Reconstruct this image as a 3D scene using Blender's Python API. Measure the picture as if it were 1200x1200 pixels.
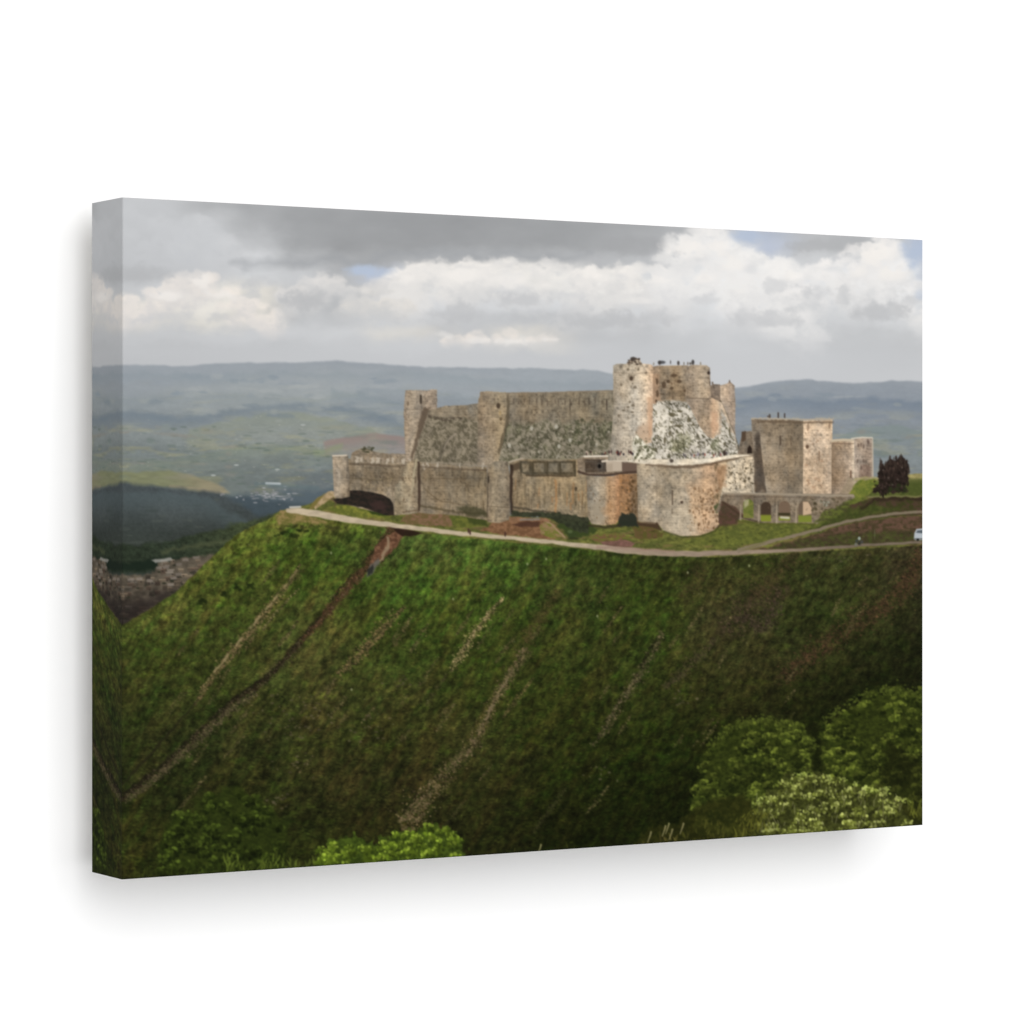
# A gallery-wrapped canvas print hanging on a white studio wall, seen from its left.
import bpy, math
import numpy as np

for o in list(bpy.data.objects): bpy.data.objects.remove(o)
scene = bpy.context.scene

# ---- canvas size (metres) and place: front top-left corner at CX0, 0, CZ1; the wall is behind at +Y
CW, CH, CD = 0.6050, 0.4064, 0.0451
CX0, CZ0 = 0.0, 1.40 - 0.22815
CZ1 = CZ0 + CH
GAP = 0.030                                         # air between the frame's back and the wall

# ---- camera
FPX, HORIZON = 3719.0, 581.9                        # focal length and horizon in pixels of a 1200 px frame
cam_data = bpy.data.cameras.new("camera")
cam = bpy.data.objects.new("camera", cam_data)
scene.collection.objects.link(cam)
scene.camera = cam
CAM = (-0.7821, -1.7358, 1.40)
YAW = math.atan2(0.5187, 0.8549)                    # turned right of the wall's normal
cam.location = CAM
cam.rotation_euler = (math.radians(90), 0, -YAW)
cam_data.sensor_width = 36.0
cam_data.lens = FPX / 1200 * 36
cam_data.shift_y = -(600 - HORIZON) / 1200
cam_data.clip_start, cam_data.clip_end = 0.05, 100

# ---- white studio: even ambient light and one round softbox
world = bpy.data.worlds.new("World"); scene.world = world; world.use_nodes = True
bg = world.node_tree.nodes["Background"]
bg.inputs[0].default_value = (1, 1, 1, 1); bg.inputs[1].default_value = 0.27
def softbox(name, loc, target, size, power):
    d = bpy.data.lights.new(name, 'AREA'); d.shape = 'DISK'; d.size = size[0]; d.energy = power
    o = bpy.data.objects.new(name, d); scene.collection.objects.link(o); o.location = loc
    from mathutils import Vector
    o.rotation_euler = (Vector(target) - Vector(loc)).to_track_quat('-Z', 'Y').to_euler()
    return o
D2, AZ, EL = 9.0, math.radians(-8), math.radians(12)
softbox("softbox_key", (0.30 + D2 * math.sin(AZ) * math.cos(EL), -D2 * math.cos(AZ) * math.cos(EL), 1.37 + D2 * math.sin(EL)), (0.30, 0, 1.37), (10.0, 10.0), 1010)
scene.view_settings.view_transform = 'Standard'; scene.view_settings.look = 'None'
scene.view_settings.exposure = 0.0; scene.view_settings.gamma = 1.0
EXPO = 1.20          # light that a sheet facing the room receives (1 = a white sheet reads white)
# ---------------------------------------------------------------- the printed picture
# numpy only: lays the inks of the print on a sheet in print coordinates (X right, Y down)
SC = 1.5
X0, Y0, X1, Y1 = 98, 222, 1092, 1042
W, H = int((X1 - X0) * SC), int((Y1 - Y0) * SC)
rng = np.random.RandomState(7)
GX, GY = np.meshgrid((X0 + (np.arange(W) + .5) / SC).astype(np.float32),
                     (Y0 + (np.arange(H) + .5) / SC).astype(np.float32))
img = np.zeros((H, W, 3), np.float32)
REG = np.zeros((H, W), np.int16)
TABLES = {}

def vn(x, y, seed):
    if seed not in TABLES:
        TABLES[seed] = np.random.RandomState(seed).rand(256, 256).astype(np.float32)
    t = TABLES[seed]
    xf = np.floor(x); yf = np.floor(y)
    u = x - xf; v = y - yf
    xi = xf.astype(np.int32) & 255; yi = yf.astype(np.int32) & 255
    xj = (xi + 1) & 255; yj = (yi + 1) & 255
    u = u * u * (3 - 2 * u); v = v * v * (3 - 2 * v)
    a = t[yi, xi]; b = t[yi, xj]; c = t[yj, xi]; d = t[yj, xj]
    a = a + (b - a) * u; c = c + (d - c) * u
    return (a + (c - a) * v) * 2 - 1

def fbm(x, y, seed, octaves=4, gain=.5):
    s = 0; a = 1; n = 0
    for k in range(octaves):
        s = s + a * vn(x, y, seed + 31 * k)
        n += a; a *= gain
        x, y = x * 1.93 * .921 - y * 1.93 * .39 + 17.3, x * 1.93 * .39 + y * 1.93 * .921 + 5.1
    return s / n * 1.5

def box(x0, y0, x1, y1):
    a = max(0, int((x0 - X0) * SC)); b = min(W, int((x1 - X0) * SC) + 2)
    c = max(0, int((y0 - Y0) * SC)); d = min(H, int((y1 - Y0) * SC) + 2)
    return slice(c, max(c, d)), slice(a, max(a, b))

def ss(a, b, x):
    t = np.clip((x - a) / (b - a), 0, 1)
    return t * t * (3 - 2 * t)

def col(c):
    return np.array(c, np.float32) / 255.

def put(sl, al, c, region=None):
    if not isinstance(c, np.ndarray): c = col(c)
    img[sl] += (c - img[sl]) * al[..., None]
    if region is not None:
        REG[sl][al > .5] = region

def sdist(x, y, pts, closed=True):
    p = np.array(pts, np.float32); n = len(p)
    d2 = None; ins = np.zeros(x.shape, bool); tt = None
    for i in range(n if closed else n - 1):
        a = p[i]; b = p[(i + 1) % n]
        ex, ey = b - a
        L = ex * ex + ey * ey + 1e-9
        t = np.clip(((x - a[0]) * ex + (y - a[1]) * ey) / L, 0, 1)
        dd = (x - a[0] - t * ex) ** 2 + (y - a[1] - t * ey) ** 2
        if d2 is None: d2 = dd; tt = t + i
        else:
            m = dd < d2; d2 = np.where(m, dd, d2); tt = np.where(m, t + i, tt)
        if closed and a[1] != b[1]:
            c = ((a[1] > y) != (b[1] > y)) & (x < (b[0] - a[0]) * (y - a[1]) / (b[1] - a[1]) + a[0])
            ins ^= c
    d = np.sqrt(d2)
    if closed: return np.where(ins, -d, d)
    return d, tt

def wob(x, y, amp, sc, seed):
    if amp == 0: return x, y
    return (x + amp * fbm(x / sc, y / sc, seed, 3), y + amp * fbm(x / sc + 9, y / sc + 40, seed + 3, 3))

def poly(pts, c, warp=0, wsc=6, soft=.9, seed=1, alpha=1., region=None, amod=None):
    xs = [p[0] for p in pts]; ys = [p[1] for p in pts]; m = warp + soft + 1
    sl = box(min(xs) - m, min(ys) - m, max(xs) + m, max(ys) + m)
    x, y = GX[sl], GY[sl]
    if x.size == 0: return
    wx, wy = wob(x, y, warp, wsc, seed)
    al = np.clip(.5 - sdist(wx, wy, pts) / soft, 0, 1) * alpha
    if amod is not None: al = al * np.clip(amod(x, y), 0, 1)
    put(sl, al, c(x, y) if callable(c) else c, region)

def line(pts, c, w, warp=0, wsc=6, soft=.9, seed=1, alpha=1., region=None, amod=None):
    """w: one width or one per point"""
    w = list(w) if hasattr(w, '__len__') else [w] * len(pts)
    xs = [p[0] for p in pts]; ys = [p[1] for p in pts]; m = warp + soft + max(w) + 1
    sl = box(min(xs) - m, min(ys) - m, max(xs) + m, max(ys) + m)
    x, y = GX[sl], GY[sl]
    if x.size == 0: return
    wx, wy = wob(x, y, warp, wsc, seed)
    d, t = sdist(wx, wy, pts, False)
    ww = np.interp(t, np.arange(len(w)), w) / 2
    al = np.clip(.5 - (d - ww) / soft, 0, 1) * alpha
    if amod is not None: al = al * np.clip(amod(x, y), 0, 1)
    put(sl, al, c(x, y) if callable(c) else c, region)

def dab(x, y, rx, ry, c, a=1.):
    sl = box(x - rx * 1.6 - .5, y - ry * 1.6 - .5, x + rx * 1.6 + .5, y + ry * 1.6 + .5)
    gx, gy = GX[sl], GY[sl]
    if gx.size == 0: return
    q = ((gx - x) / rx) ** 2 + ((gy - y) / ry) ** 2
    al = np.clip(1.5 - q, 0, 1) * a
    img[sl] += (c - img[sl]) * al[..., None]

def grid(x, y, xs, ys, vals):
    """smooth colour chart: vals[row][col] = grey or (r,g,b)"""
    v = np.array([[c if hasattr(c, '__len__') else (c - 1.5, c, c + 2) for c in r] for r in vals], np.float32) / 255
    fx = np.interp(x, xs, np.arange(len(xs))); fy = np.interp(y, ys, np.arange(len(ys)))
    i = np.clip(fx.astype(int), 0, len(xs) - 2); j = np.clip(fy.astype(int), 0, len(ys) - 2)
    u = (fx - i); w = (fy - j)
    u = (u * u * (3 - 2 * u))[..., None]; w = (w * w * (3 - 2 * w))[..., None]
    return (v[j, i] * (1 - u) + v[j, i + 1] * u) * (1 - w) + (v[j + 1, i] * (1 - u) + v[j + 1, i + 1] * u) * w

def mixc(a, b, t):
    return col(a) * (1 - t[..., None]) + col(b) * t[..., None]

R_SKY, R_HILLS, R_VILLAGE, R_SLOPE, R_ROAD, R_CASTLE, R_BRIDGE, R_TREE, R_BUSH_D, R_BUSH_B, R_BUSH_R1, R_BUSH_R2, R_BUSH_P, R_VAN, R_KEEP, R_SQTOWER, R_RTOWER, R_ROCK, R_MEADOW = range(1, 20)

# ---- sky
def b(v, d=6): return (v - d, v - d // 3, v + d)       # bluish grey
def w(v, d=4): return (v + d // 2, v, v - d)           # warm grey
sx = [100, 150, 200, 250, 300, 350, 400, 450, 500, 550, 600, 650, 700, 750, 800, 850, 900, 950, 1000, 1050, 1090]
sy = [235, 262, 285, 305, 322, 340, 358, 376, 392, 408, 422, 445]
SKY = [
 [190, 190, 186, 172, 160, 158, 156, 154, 152, 152, 152, 152, 150, 152, 160, 190, 190, 180, 180, 190, 190],
 [186, 184, 180, 190, 168, 154, 152, 152, 150, 150, 152, 152, 156, 160, 172, 182, b(184,10), 176, 176, 186, b(182,10)],
 [182, 180, 176, 200, 184, 154, 150, 150, 150, 152, 154, 154, 160, 166, 186, 222, b(196,12), 184, 176, 200, b(186,12)],
 [180, 176, 174, 198, 206, 178, 162, 164, 170, 172, 172, 176, 182, 184, 196, 228, 214, 206, 204, 232, b(192,10)],
 [182, 178, 182, 192, 206, 196, 178, b(192,9), w(212), w(222), w(218), w(224), w(222), 214, 218, 230, 226, 220, 230, 236, b(200,8)],
 [198, 190, 212, w(218,6), w(214,8), 188, 182, w(200), w(214), w(224), w(220), w(224), w(232), w(230), 222, 226, 226, 218, 222, 232, 206],
 [w(206), w(204), w(218,8), w(222,8), w(212,8), 178, 182, 206, 210, 208, 208, 212, 212, 210, 212, 220, 218, 208, 210, 222, 212],
 [w(204), w(200), w(208,6), w(214,7), w(210,6), 196, 190, 200, 200, 192, 190, 196, 196, 200, 206, 210, 206, 204, 206, 208, 202],
 [196, 190, 192, 196, 198, 200, 200, w(206), w(204), 192, w(206,6), w(200), 188, 188, 196, 204, 204, 198, 196, 196, 196],
 [184, 182, 182, 184, 186, 190, 194, 198, 200, 196, w(208), w(204), 194, 190, 196, 202, 200, 196, 192, 192, 192],
 [176, 176, 178, 182, 186, 188, 190, 192, 192, 192, 192, 192, 192, 192, 198, 200, 200, 198, 194, 192, 194],
 [180, 180, 184, 186, 188, 190, 190, 192, 192, 192, 192, 192, 194, 194, 198, 200, 200, 198, 196, 196, 198],
]
sl = box(X0, Y0, X1, 470)
x, y = GX[sl], GY[sl]
f1 = fbm(x / 34, y / 22, 11, 6, .58); f2 = fbm(x / 34 + 50, y / 22 + 7, 12, 6, .58)
c = grid(x + 11 * f1, y + 8 * f2, sx, sy, SKY)
bil = 1 - np.abs(fbm(x / 15, y / 11, 21, 5, .55))                 # curled edges
low = ss(425, 385, y)
br = ss(.72, .88, c[..., 1])
c = c + ((bil - .7) * .022 * br * low + fbm(x / 40, y / 16, 14, 4) * .014 * low)[..., None]
for (cx, cy, rx, ry, v) in [(1030, 322, 26, 26, .05), (1046, 345, 26, 18, .045), (815, 305, 24, 26, .04), (845, 330, 26, 18, .04), (935, 340, 24, 12, .03),
                            (690, 328, 30, 12, .035), (560, 330, 34, 12, .03), (225, 348, 34, 14, .03), (610, 402, 34, 7, .035), (505, 345, 26, 9, .03),
                            (755, 338, 20, 8, .03), (285, 362, 30, 12, .02), (520, 385, 18, 6, -.03), (665, 372, 60, 7, -.03), (340, 368, 28, 8, -.03), (600, 352, 40, 6, -.02)]:
    q = ((x + 9 * f1 - cx) / rx) ** 2 + ((y + 7 * f2 - cy) / ry) ** 2
    c = c + (v * np.exp(-q * 1.2))[..., None]
put(sl, np.ones_like(x), c, R_SKY)
N1 = fbm(GX[sl] / 11, GY[sl] / 9, 22, 5, .6); N2 = fbm(GX[sl] / 30, GY[sl] / 24, 24, 4, .55)
pr_ = np.random.RandomState(77)
def puff(cx, cy, r, top, bot, alpha):
    b_ = box(cx - 2 * r, cy - 1.8 * r, cx + 2 * r, cy + 1.8 * r)
    if b_[0].start >= sl[0].stop: return
    b_ = (slice(b_[0].start, min(b_[0].stop, sl[0].stop)), b_[1])
    o_ = (slice(b_[0].start - sl[0].start, b_[0].stop - sl[0].start), slice(b_[1].start - sl[1].start, b_[1].stop - sl[1].start))
    x, y = GX[b_], GY[b_]
    if x.size == 0: return
    n1, n2 = N1[o_], N2[o_]
    dx, dy = (x - cx) / r, (y - cy) / (r * .85)
    d = np.sqrt(dx * dx + dy * dy) + .38 * n1 + .3 * n2
    edge = np.where(dy < 0, ss(1.12, .5, d), ss(1.15, .05, d))
    t = np.clip(.66 - dy * .55 - dx * .14 + .5 * n1, 0, 1)
    put(b_, edge * alpha, mixc(bot, top, t))
def bank(crest, rows, r0, top, bot, alpha=.6, drop=.75, fall=.5):
    px = [p[0] for p in crest]; py = [p[1] for p in crest]
    L = px[-1] - px[0]
    jobs = []
    for k in range(rows):
        r = r0 * (1 + .22 * k)
        n = max(2, int(L / (r * .75)))
        for j in range(n + 1):
            cx = px[0] + L * j / n + pr_.randn() * r * .3
            cy = np.interp(cx, px, py) + r * .7 + k * r0 * drop + pr_.randn() * r * .18
            f = min(1, k / max(1, rows - 1)) * fall * pr_.uniform(.5, 1.3)
            tp = tuple(np.array(top) * (1 - f) + np.array(bot) * f)
            jobs.append((cy, cx, r * pr_.uniform(.7, 1.25), tp))
    jobs.sort()
    for (cy, cx, r, tp) in jobs: puff(cx, cy, r, tp, bot, alpha)
WARM, COOL = (244, 239, 233), (196, 198, 200)
bank([(208, 262), (236, 254), (262, 268), (280, 290), (292, 312)], 3, 15, (206, 207, 209), (184, 186, 189), .45)
bank([(120, 352), (143, 344), (166, 340), (186, 334), (206, 320), (226, 312), (250, 324), (276, 342), (300, 350), (322, 362)], 3, 13, (244, 234, 224), (206, 204, 203), .66, fall=.55)
bank([(330, 336), (352, 338), (374, 326), (396, 322), (408, 330), (430, 336), (446, 324), (466, 314)], 3, 12, (226, 222, 218), (188, 190, 192), .55)
bank([(466, 318), (482, 309), (520, 307), (560, 304), (600, 304), (640, 305), (676, 311), (700, 307), (745, 311), (790, 312)], 4, 13, WARM, (206, 206, 206), .62, fall=.6)
bank([(786, 282), (800, 266), (820, 262), (842, 268), (862, 282), (880, 288), (900, 300), (924, 304), (940, 318)], 6, 15, (246, 243, 239), (212, 212, 213), .62)
bank([(940, 316), (962, 300), (980, 306), (996, 296), (1012, 282), (1030, 276), (1046, 284), (1056, 298), (1064, 318), (1085, 330)], 5, 14, (247, 243, 239), (208, 209, 210), .66)
bank([(400, 352), (440, 350), (480, 356)], 2, 12, (222, 217, 210), (196, 197, 198), .45)
bank([(520, 392), (560, 394), (600, 390), (640, 392)], 1, 10, (240, 230, 220), (204, 203, 202), .5)
for (px, py, r_) in [(690, 316, 9), (702, 322, 7), (745, 338, 9), (868, 342, 10), (820, 300, 9), (1024, 300, 10), (1038, 322, 9), (562, 318, 9), (610, 330, 10), (240, 338, 8), (500, 330, 8)]:
    puff(px, py, r_, (240, 235, 229), (214, 213, 212), .3)
bank([(150, 244), (186, 250), (214, 262)], 3, 18, (204, 205, 207), (186, 188, 191), .3)
line([(276, 306), (340, 309), (420, 306), (450, 303), (560, 298), (690, 300)], (148, 151, 155), [4, 9, 9, 7, 7, 4], warp=7, wsc=30, soft=12, seed=18, alpha=.55)
for (px, py, r_, v) in [(350, 365, 22, 186), (520, 380, 22, 192), (672, 378, 34, 196), (740, 384, 30, 192), (950, 352, 22, 200), (870, 384, 28, 200), (1010, 372, 26, 194), (602, 342, 24, 206)]:
    puff(px, py, r_, (v + 8, v + 8, v + 9), (v - 4, v - 2, v), .5)
poly([(90, 225), (215, 225), (250, 262), (262, 300), (240, 322), (190, 334), (90, 340)], (197, 199, 202), warp=14, wsc=30, soft=40, seed=19, alpha=.5)
poly([(90, 400), (1100, 406), (1100, 470), (90, 470)], (194, 196, 199), soft=26, alpha=.5, warp=6, wsc=60)

def veil(cx, cy, rx, ry, c_, a_, k1=.5):
    q = np.sqrt(((GX[sl] - cx) / rx) ** 2 + ((GY[sl] - cy) / ry) ** 2) + k1 * N1 + .3 * N2
    put(sl, ss(1.15, .25, q) * a_, c_)
for (cx, cy, rx, ry, g, a_) in [(612, 352, 44, 10, 190, .6), (535, 366, 46, 12, 186, .6), (448, 372, 30, 8, 196, .5), (362, 352, 38, 14, 178, .6), (505, 340, 14, 7, 206, .4), (668, 346, 26, 7, 206, .5),
                              (712, 376, 60, 12, 182, .6), (826, 352, 20, 9, 204, .5), (770, 372, 30, 10, 190, .5), (905, 335, 22, 9, 200, .5), (960, 340, 20, 12, 196, .5), (905, 372, 44, 11, 192, .55),
                              (985, 350, 16, 14, 192, .45), (1030, 366, 44, 11, 184, .6), (880, 316, 10, 6, 212, .4), (655, 322, 9, 5, 205, .4), (728, 324, 10, 5, 205, .35), (200, 372, 40, 9, 196, .5), (262, 372, 24, 9, 190, .5), (1066, 352, 20, 10, 190, .4),
                              (950, 288, 44, 11, 172, .6), (735, 288, 44, 12, 160, .6), (300, 330, 20, 9, 190, .4), (165, 322, 34, 12, 172, .5)]:
    veil(cx, cy, rx, ry, (g - 1, g, g + 2), a_)
for (cx, cy, rx, ry, a_) in [(432, 317, 27, 8, .75), (878, 277, 20, 9, .7), (1074, 296, 15, 20, .75), (1078, 345, 8, 8, .35)]:
    veil(cx, cy, rx * 1.25, ry * 1.2, (176, 189, 210), min(1, a_ * 1.25), .3)
for (cx, cy, rx, ry, a_) in [(540, 324, 26, 9, .6), (600, 330, 34, 8, .55), (478, 326, 12, 7, .5), (640, 334, 20, 6, .4), (692, 318, 14, 9, .7), (706, 326, 12, 6, .5), (800, 292, 18, 12, .6), (840, 288, 20, 12, .55), (860, 310, 16, 9, .5), (930, 322, 14, 7, .45),
                             (1030, 298, 22, 14, .7), (1046, 322, 20, 10, .6), (1005, 318, 12, 8, .5), (775, 328, 16, 6, .5), (745, 352, 26, 5, .35), (825, 326, 16, 6, .5), (236, 330, 16, 8, .55), (262, 346, 24, 8, .5), (196, 346, 22, 7, .55), (128, 350, 14, 10, .5),
                             (606, 400, 30, 5, .55), (560, 399, 16, 4, .4), (645, 398, 18, 3, .35), (520, 392, 12, 5, .35)]:
    veil(cx, cy, rx, ry, (246, 241, 235), a_, .55)
img[sl] = 1 - (1 - img[sl]) * .93
# ---- far hills
hx = [100, 170, 240, 310, 380, 450, 520, 600, 680, 760, 860, 930, 1000, 1050, 1090]
hy = [424, 440, 455, 472, 490, 508, 526, 545, 560]
HIL = [
 [(130,140,150)]*15,
 [(122,134,145),(124,136,147),(128,140,148),(134,144,150),(138,147,152),(140,148,154),(140,150,157),(142,152,160),(140,150,158),(140,150,160),(134,144,154),(130,140,152),(128,138,150),(132,142,152),(134,144,154)],
 [(124,135,142),(126,136,142),(134,143,144),(138,147,146),(142,150,150),(140,149,153),(138,148,154),(138,148,155),(136,146,154),(134,144,154),(126,138,150),(122,134,147),(120,132,146),(120,132,146),(124,134,147)],
 [(120,131,133),(122,133,135),(130,140,139),(134,143,140),(138,147,145),(128,138,144),(124,134,142),(134,144,150),(130,140,150),(128,138,150),(118,130,143),(118,130,142),(116,128,142),(114,127,141),(118,130,142)],
 [(106,120,126),(106,120,126),(114,126,128),(122,132,128),(126,136,132),(124,134,136),(114,126,136),(124,136,144),(124,134,144),(124,134,144),(118,130,142),(118,129,140),(114,126,138),(114,126,138),(114,126,138)],
 [(114,124,120),(114,125,120),(118,128,120),(126,134,122),(130,137,124),(126,134,126),(112,124,132),(120,130,138),(120,130,140),(120,130,140),(118,128,136),(118,128,134),(116,128,132),(114,126,132),(114,126,132)],
 [(100,112,110),(102,114,110),(108,120,112),(114,125,112),(120,130,116),(134,130,122),(140,128,124),(120,130,130),(120,130,136),(120,130,136),(114,124,130),(112,124,128),(112,124,128),(112,124,128),(112,124,128)],
 [(104,114,98),(106,116,100),(100,112,102),(98,110,102),(106,118,112),(112,122,114),(130,124,118),(120,130,130),(112,124,130),(112,124,130),(108,120,126),(108,120,122),(110,122,124),(112,124,124),(112,124,124)],
 [(98,108,88),(98,108,90),(92,104,92),(90,102,96),(86,98,98),(86,98,98),(100,110,108),(100,110,110),(100,110,110),(100,110,110),(100,114,116),(104,116,118),(108,118,118),(110,120,120),(110,120,120)],
]
def hills_c(x, y):
    f = fbm(x / 40, y / 10, 41, 5, .6); g = fbm(x / 30, y / 8, 43, 4, .6)
    c = grid(x + 30 * f, y + 8 * g, hx, hy, HIL)
    n = fbm(x / 16, y / 6.5, 44, 5, .65); m = fbm(x / 3.2, y / 1.6, 47, 2)
    k = ss(425, 540, y)
    c = c * (1 + (.06 * n + .035 * m) * (.35 + .8 * k))[..., None]
    c = c * .62 + c.mean(-1, keepdims=True) * .38
    c = c + (col((178, 184, 190)) - c) * (.44 - .22 * k)[..., None]
    t = ss(.15, .7, fbm(x / 34, y / 7, 49, 4)) * k
    return c + t[..., None] * np.array([.05, .035, -.012], np.float32)
SKYLINE = [(90, 428), (143, 427), (180, 428), (215, 429), (250, 426), (290, 425), (340, 425), (372, 424), (395, 422.5), (412, 424), (440, 426), (500, 430), (560, 431), (640, 432), (700, 434), (720, 439), (770, 448), (830, 454), (862, 455), (890, 450), (915, 446), (938, 444.5), (965, 446), (1000, 449), (1025, 448), (1045, 446), (1062, 446), (1095, 448)]
poly(SKYLINE + [(1095, 620), (90, 760)], hills_c, warp=.8, wsc=12, soft=2.6, region=R_HILLS)
def ridge(pts, c, soft=2, alpha=.6, warp=3, seed=5, down=26, fade=True):
    top = pts
    xs = [p[0] for p in top]; ysv = [p[1] for p in top]
    def am(x, y):
        t = np.interp(x, xs, ysv)
        return (1 - ss(0, down, y - t)) if fade else np.ones_like(x)
    poly(top + [(top[-1][0], top[-1][1] + down), (top[0][0], top[0][1] + down)], c, warp=warp, wsc=14, soft=soft, seed=seed, alpha=alpha, amod=am)
ridge([(90, 440), (170, 436), (250, 440), (330, 434), (400, 438), (470, 436), (560, 442), (715, 450)], (130, 142, 148), soft=5, alpha=.22, down=16)
ridge([(90, 462), (170, 468), (240, 458), (330, 468), (400, 462), (470, 455), (560, 466)], (120, 132, 138), soft=5, alpha=.2, down=18)
ridge([(90, 486), (150, 482), (210, 490), (270, 480), (330, 473), (400, 474), (440, 484), (475, 496)], (108, 121, 132), soft=5, alpha=.5, down=20)
ridge([(220, 505), (260, 492), (300, 487), (350, 484), (395, 490), (430, 503), (455, 510)], (138, 144, 128), soft=3, alpha=.5, down=30)
ridge([(150, 545), (220, 536), (300, 520), (360, 524), (420, 540)], (118, 130, 112), soft=3, alpha=.3, down=22, seed=7)
ridge([(380, 517), (410, 512), (440, 507), (475, 512)], (146, 128, 122), soft=3, alpha=.85, down=26, warp=1)
ridge([(368, 528), (385, 525), (402, 520)], (138, 148, 112), soft=4, alpha=.6, down=12, warp=1)
ridge([(390, 456), (470, 470), (500, 478)], (130, 142, 148), soft=5, alpha=.4, down=18)
ridge([(862, 470), (900, 462), (960, 470), (1040, 466), (1095, 474)], (108, 122, 138), soft=5, alpha=.5, down=26)
ridge([(985, 510), (1010, 502), (1040, 498), (1070, 502), (1095, 506)], (128, 140, 136), soft=3, alpha=.6, down=30)
for k in range(150):
    px = rng.uniform(145, 400); py = rng.uniform(500, 575)
    dab(px, py, rng.uniform(2, 7), rng.uniform(.6, 1.3), col((92, 106, 96)) if rng.rand() < .6 else col((146, 146, 122)), rng.uniform(.15, .5))
for k in range(120):
    px = rng.uniform(145, 470) if rng.rand() < .75 else rng.uniform(990, 1080); py = rng.uniform(455, 570) if px < 480 else rng.uniform(500, 550)
    L = rng.uniform(5, 26); sl_ = rng.uniform(-.18, .12)
    dk_ = rng.rand() < .6
    line([(px, py), (px + L * .5, py + L * sl_ * .4 + rng.uniform(-1, 1)), (px + L, py + L * sl_)], (84, 100, 98) if dk_ else (156, 158, 138), [.6, rng.uniform(.8, 2), .6], warp=.8, soft=1.6, alpha=rng.uniform(.08, .24) * (.6 if py < 500 else 1))
for k in range(60):
    px, py = rng.uniform(145, 400), rng.uniform(480, 572)
    dab(px, py, rng.uniform(.7, 1.6), .7, col((176, 176, 168)), rng.uniform(.15, .45))
# lit field band and dark forest hill
poly([(90, 556), (143, 553), (190, 551), (230, 556), (262, 570), (270, 579), (225, 576), (180, 570), (90, 574)], lambda x, y: mixc((126, 128, 96), (148, 138, 112), ss(190, 250, x)) * (1 + .06 * fbm(x / 12, y / 3, 61))[..., None], warp=2, wsc=18, soft=3, alpha=.85)
line([(200, 570), (235, 573), (262, 578)], (150, 138, 116), 2.4, warp=1, soft=2, alpha=.7)
FOREST = [(90, 568), (143, 567), (180, 568), (225, 573), (262, 580), (300, 584), (340, 590), (390, 590), (390, 640), (300, 700), (90, 770)]
def forest_c(x, y):
    c = mixc((74, 81, 83), (54, 59, 54), ss(565, 650, y))
    c = c + (ss(60, 0, np.abs(x - 205) + np.abs(y - 600) * 1.6) * .04)[..., None]
    return c * (1 + .05 * fbm(x / 30, y / 12, 63, 4) + .06 * fbm(x / 2.4, y / 2, 64, 2))[..., None]
hr = np.random.RandomState(303)
for k in range(150):                                                 # sunlit fields and shaded slopes through the haze
    px, py = hr.uniform(140, 470), hr.uniform(440, 562)
    if hr.rand() < .3: px, py = hr.uniform(865, 1085), hr.uniform(462, 552)
    rx_, ry_ = hr.uniform(5, 24), hr.uniform(1.5, 5)
    if py < 470: g = (168, 172, 172) if hr.rand() < .6 else (128, 140, 150)
    elif py < 500: g = (158, 162, 158) if hr.rand() < .45 else (116, 128, 138)
    else: g = [(150, 150, 134), (108, 120, 114), (134, 142, 128), (142, 136, 126)][hr.randint(4)]
    sl_ = box(px - rx_ * 1.7, py - ry_ * 2.4, px + rx_ * 1.7, py + ry_ * 2.4)
    hx_, hy_ = GX[sl_], GY[sl_]
    if hx_.size == 0: continue
    q = np.sqrt(((hx_ - px) / rx_) ** 2 + ((hy_ - py + (hx_ - px) * hr.uniform(-.1, .1)) / ry_) ** 2) + .45 * fbm(hx_ / 7, hy_ / 3, 310 + k % 5, 3)
    a__ = ss(1.1, .3, q) * hr.uniform(.2, .5) * ss(427, 440, hy_)
    img[sl_] += (col(g) - img[sl_]) * (a__ * (REG[sl_] == R_HILLS))[..., None]
poly(FOREST, forest_c, warp=2.5, wsc=16, soft=5)
for k in range(60):
    px, py = hr.uniform(143, 330), hr.uniform(585, 650)
    dab(px, py, hr.uniform(2, 9), hr.uniform(.8, 2.2), col((44, 52, 46) if hr.rand() < .6 else (86, 92, 84)), hr.uniform(.12, .35))
ridge([(143, 577), (190, 575), (240, 583), (262, 595), (290, 612)], (84, 96, 98), soft=5, alpha=.5, down=34)
poly([(265, 580), (330, 575), (395, 572), (395, 604), (300, 604)], (70, 84, 94), warp=3, wsc=10, soft=8, alpha=.6)
poly([(90, 632), (150, 640), (205, 632), (260, 618), (330, 600), (340, 612), (260, 660), (200, 668), (90, 676)],
     lambda x, y: mixc((44, 52, 40), (62, 70, 48), ss(190, 300, x)) * (1 + .16 * fbm(x / 9, y / 4, 66) + .14 * fbm(x / 2, y / 1.8, 67, 2))[..., None], warp=3, wsc=10, soft=4)
line([(190, 647), (225, 640), (270, 634)], (84, 88, 62), 4, warp=2, soft=4, alpha=.6)
poly([(90, 658), (150, 660), (185, 655), (212, 652), (205, 664), (180, 668), (90, 672)], (26, 36, 28), warp=2, soft=4, alpha=.85)
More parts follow.
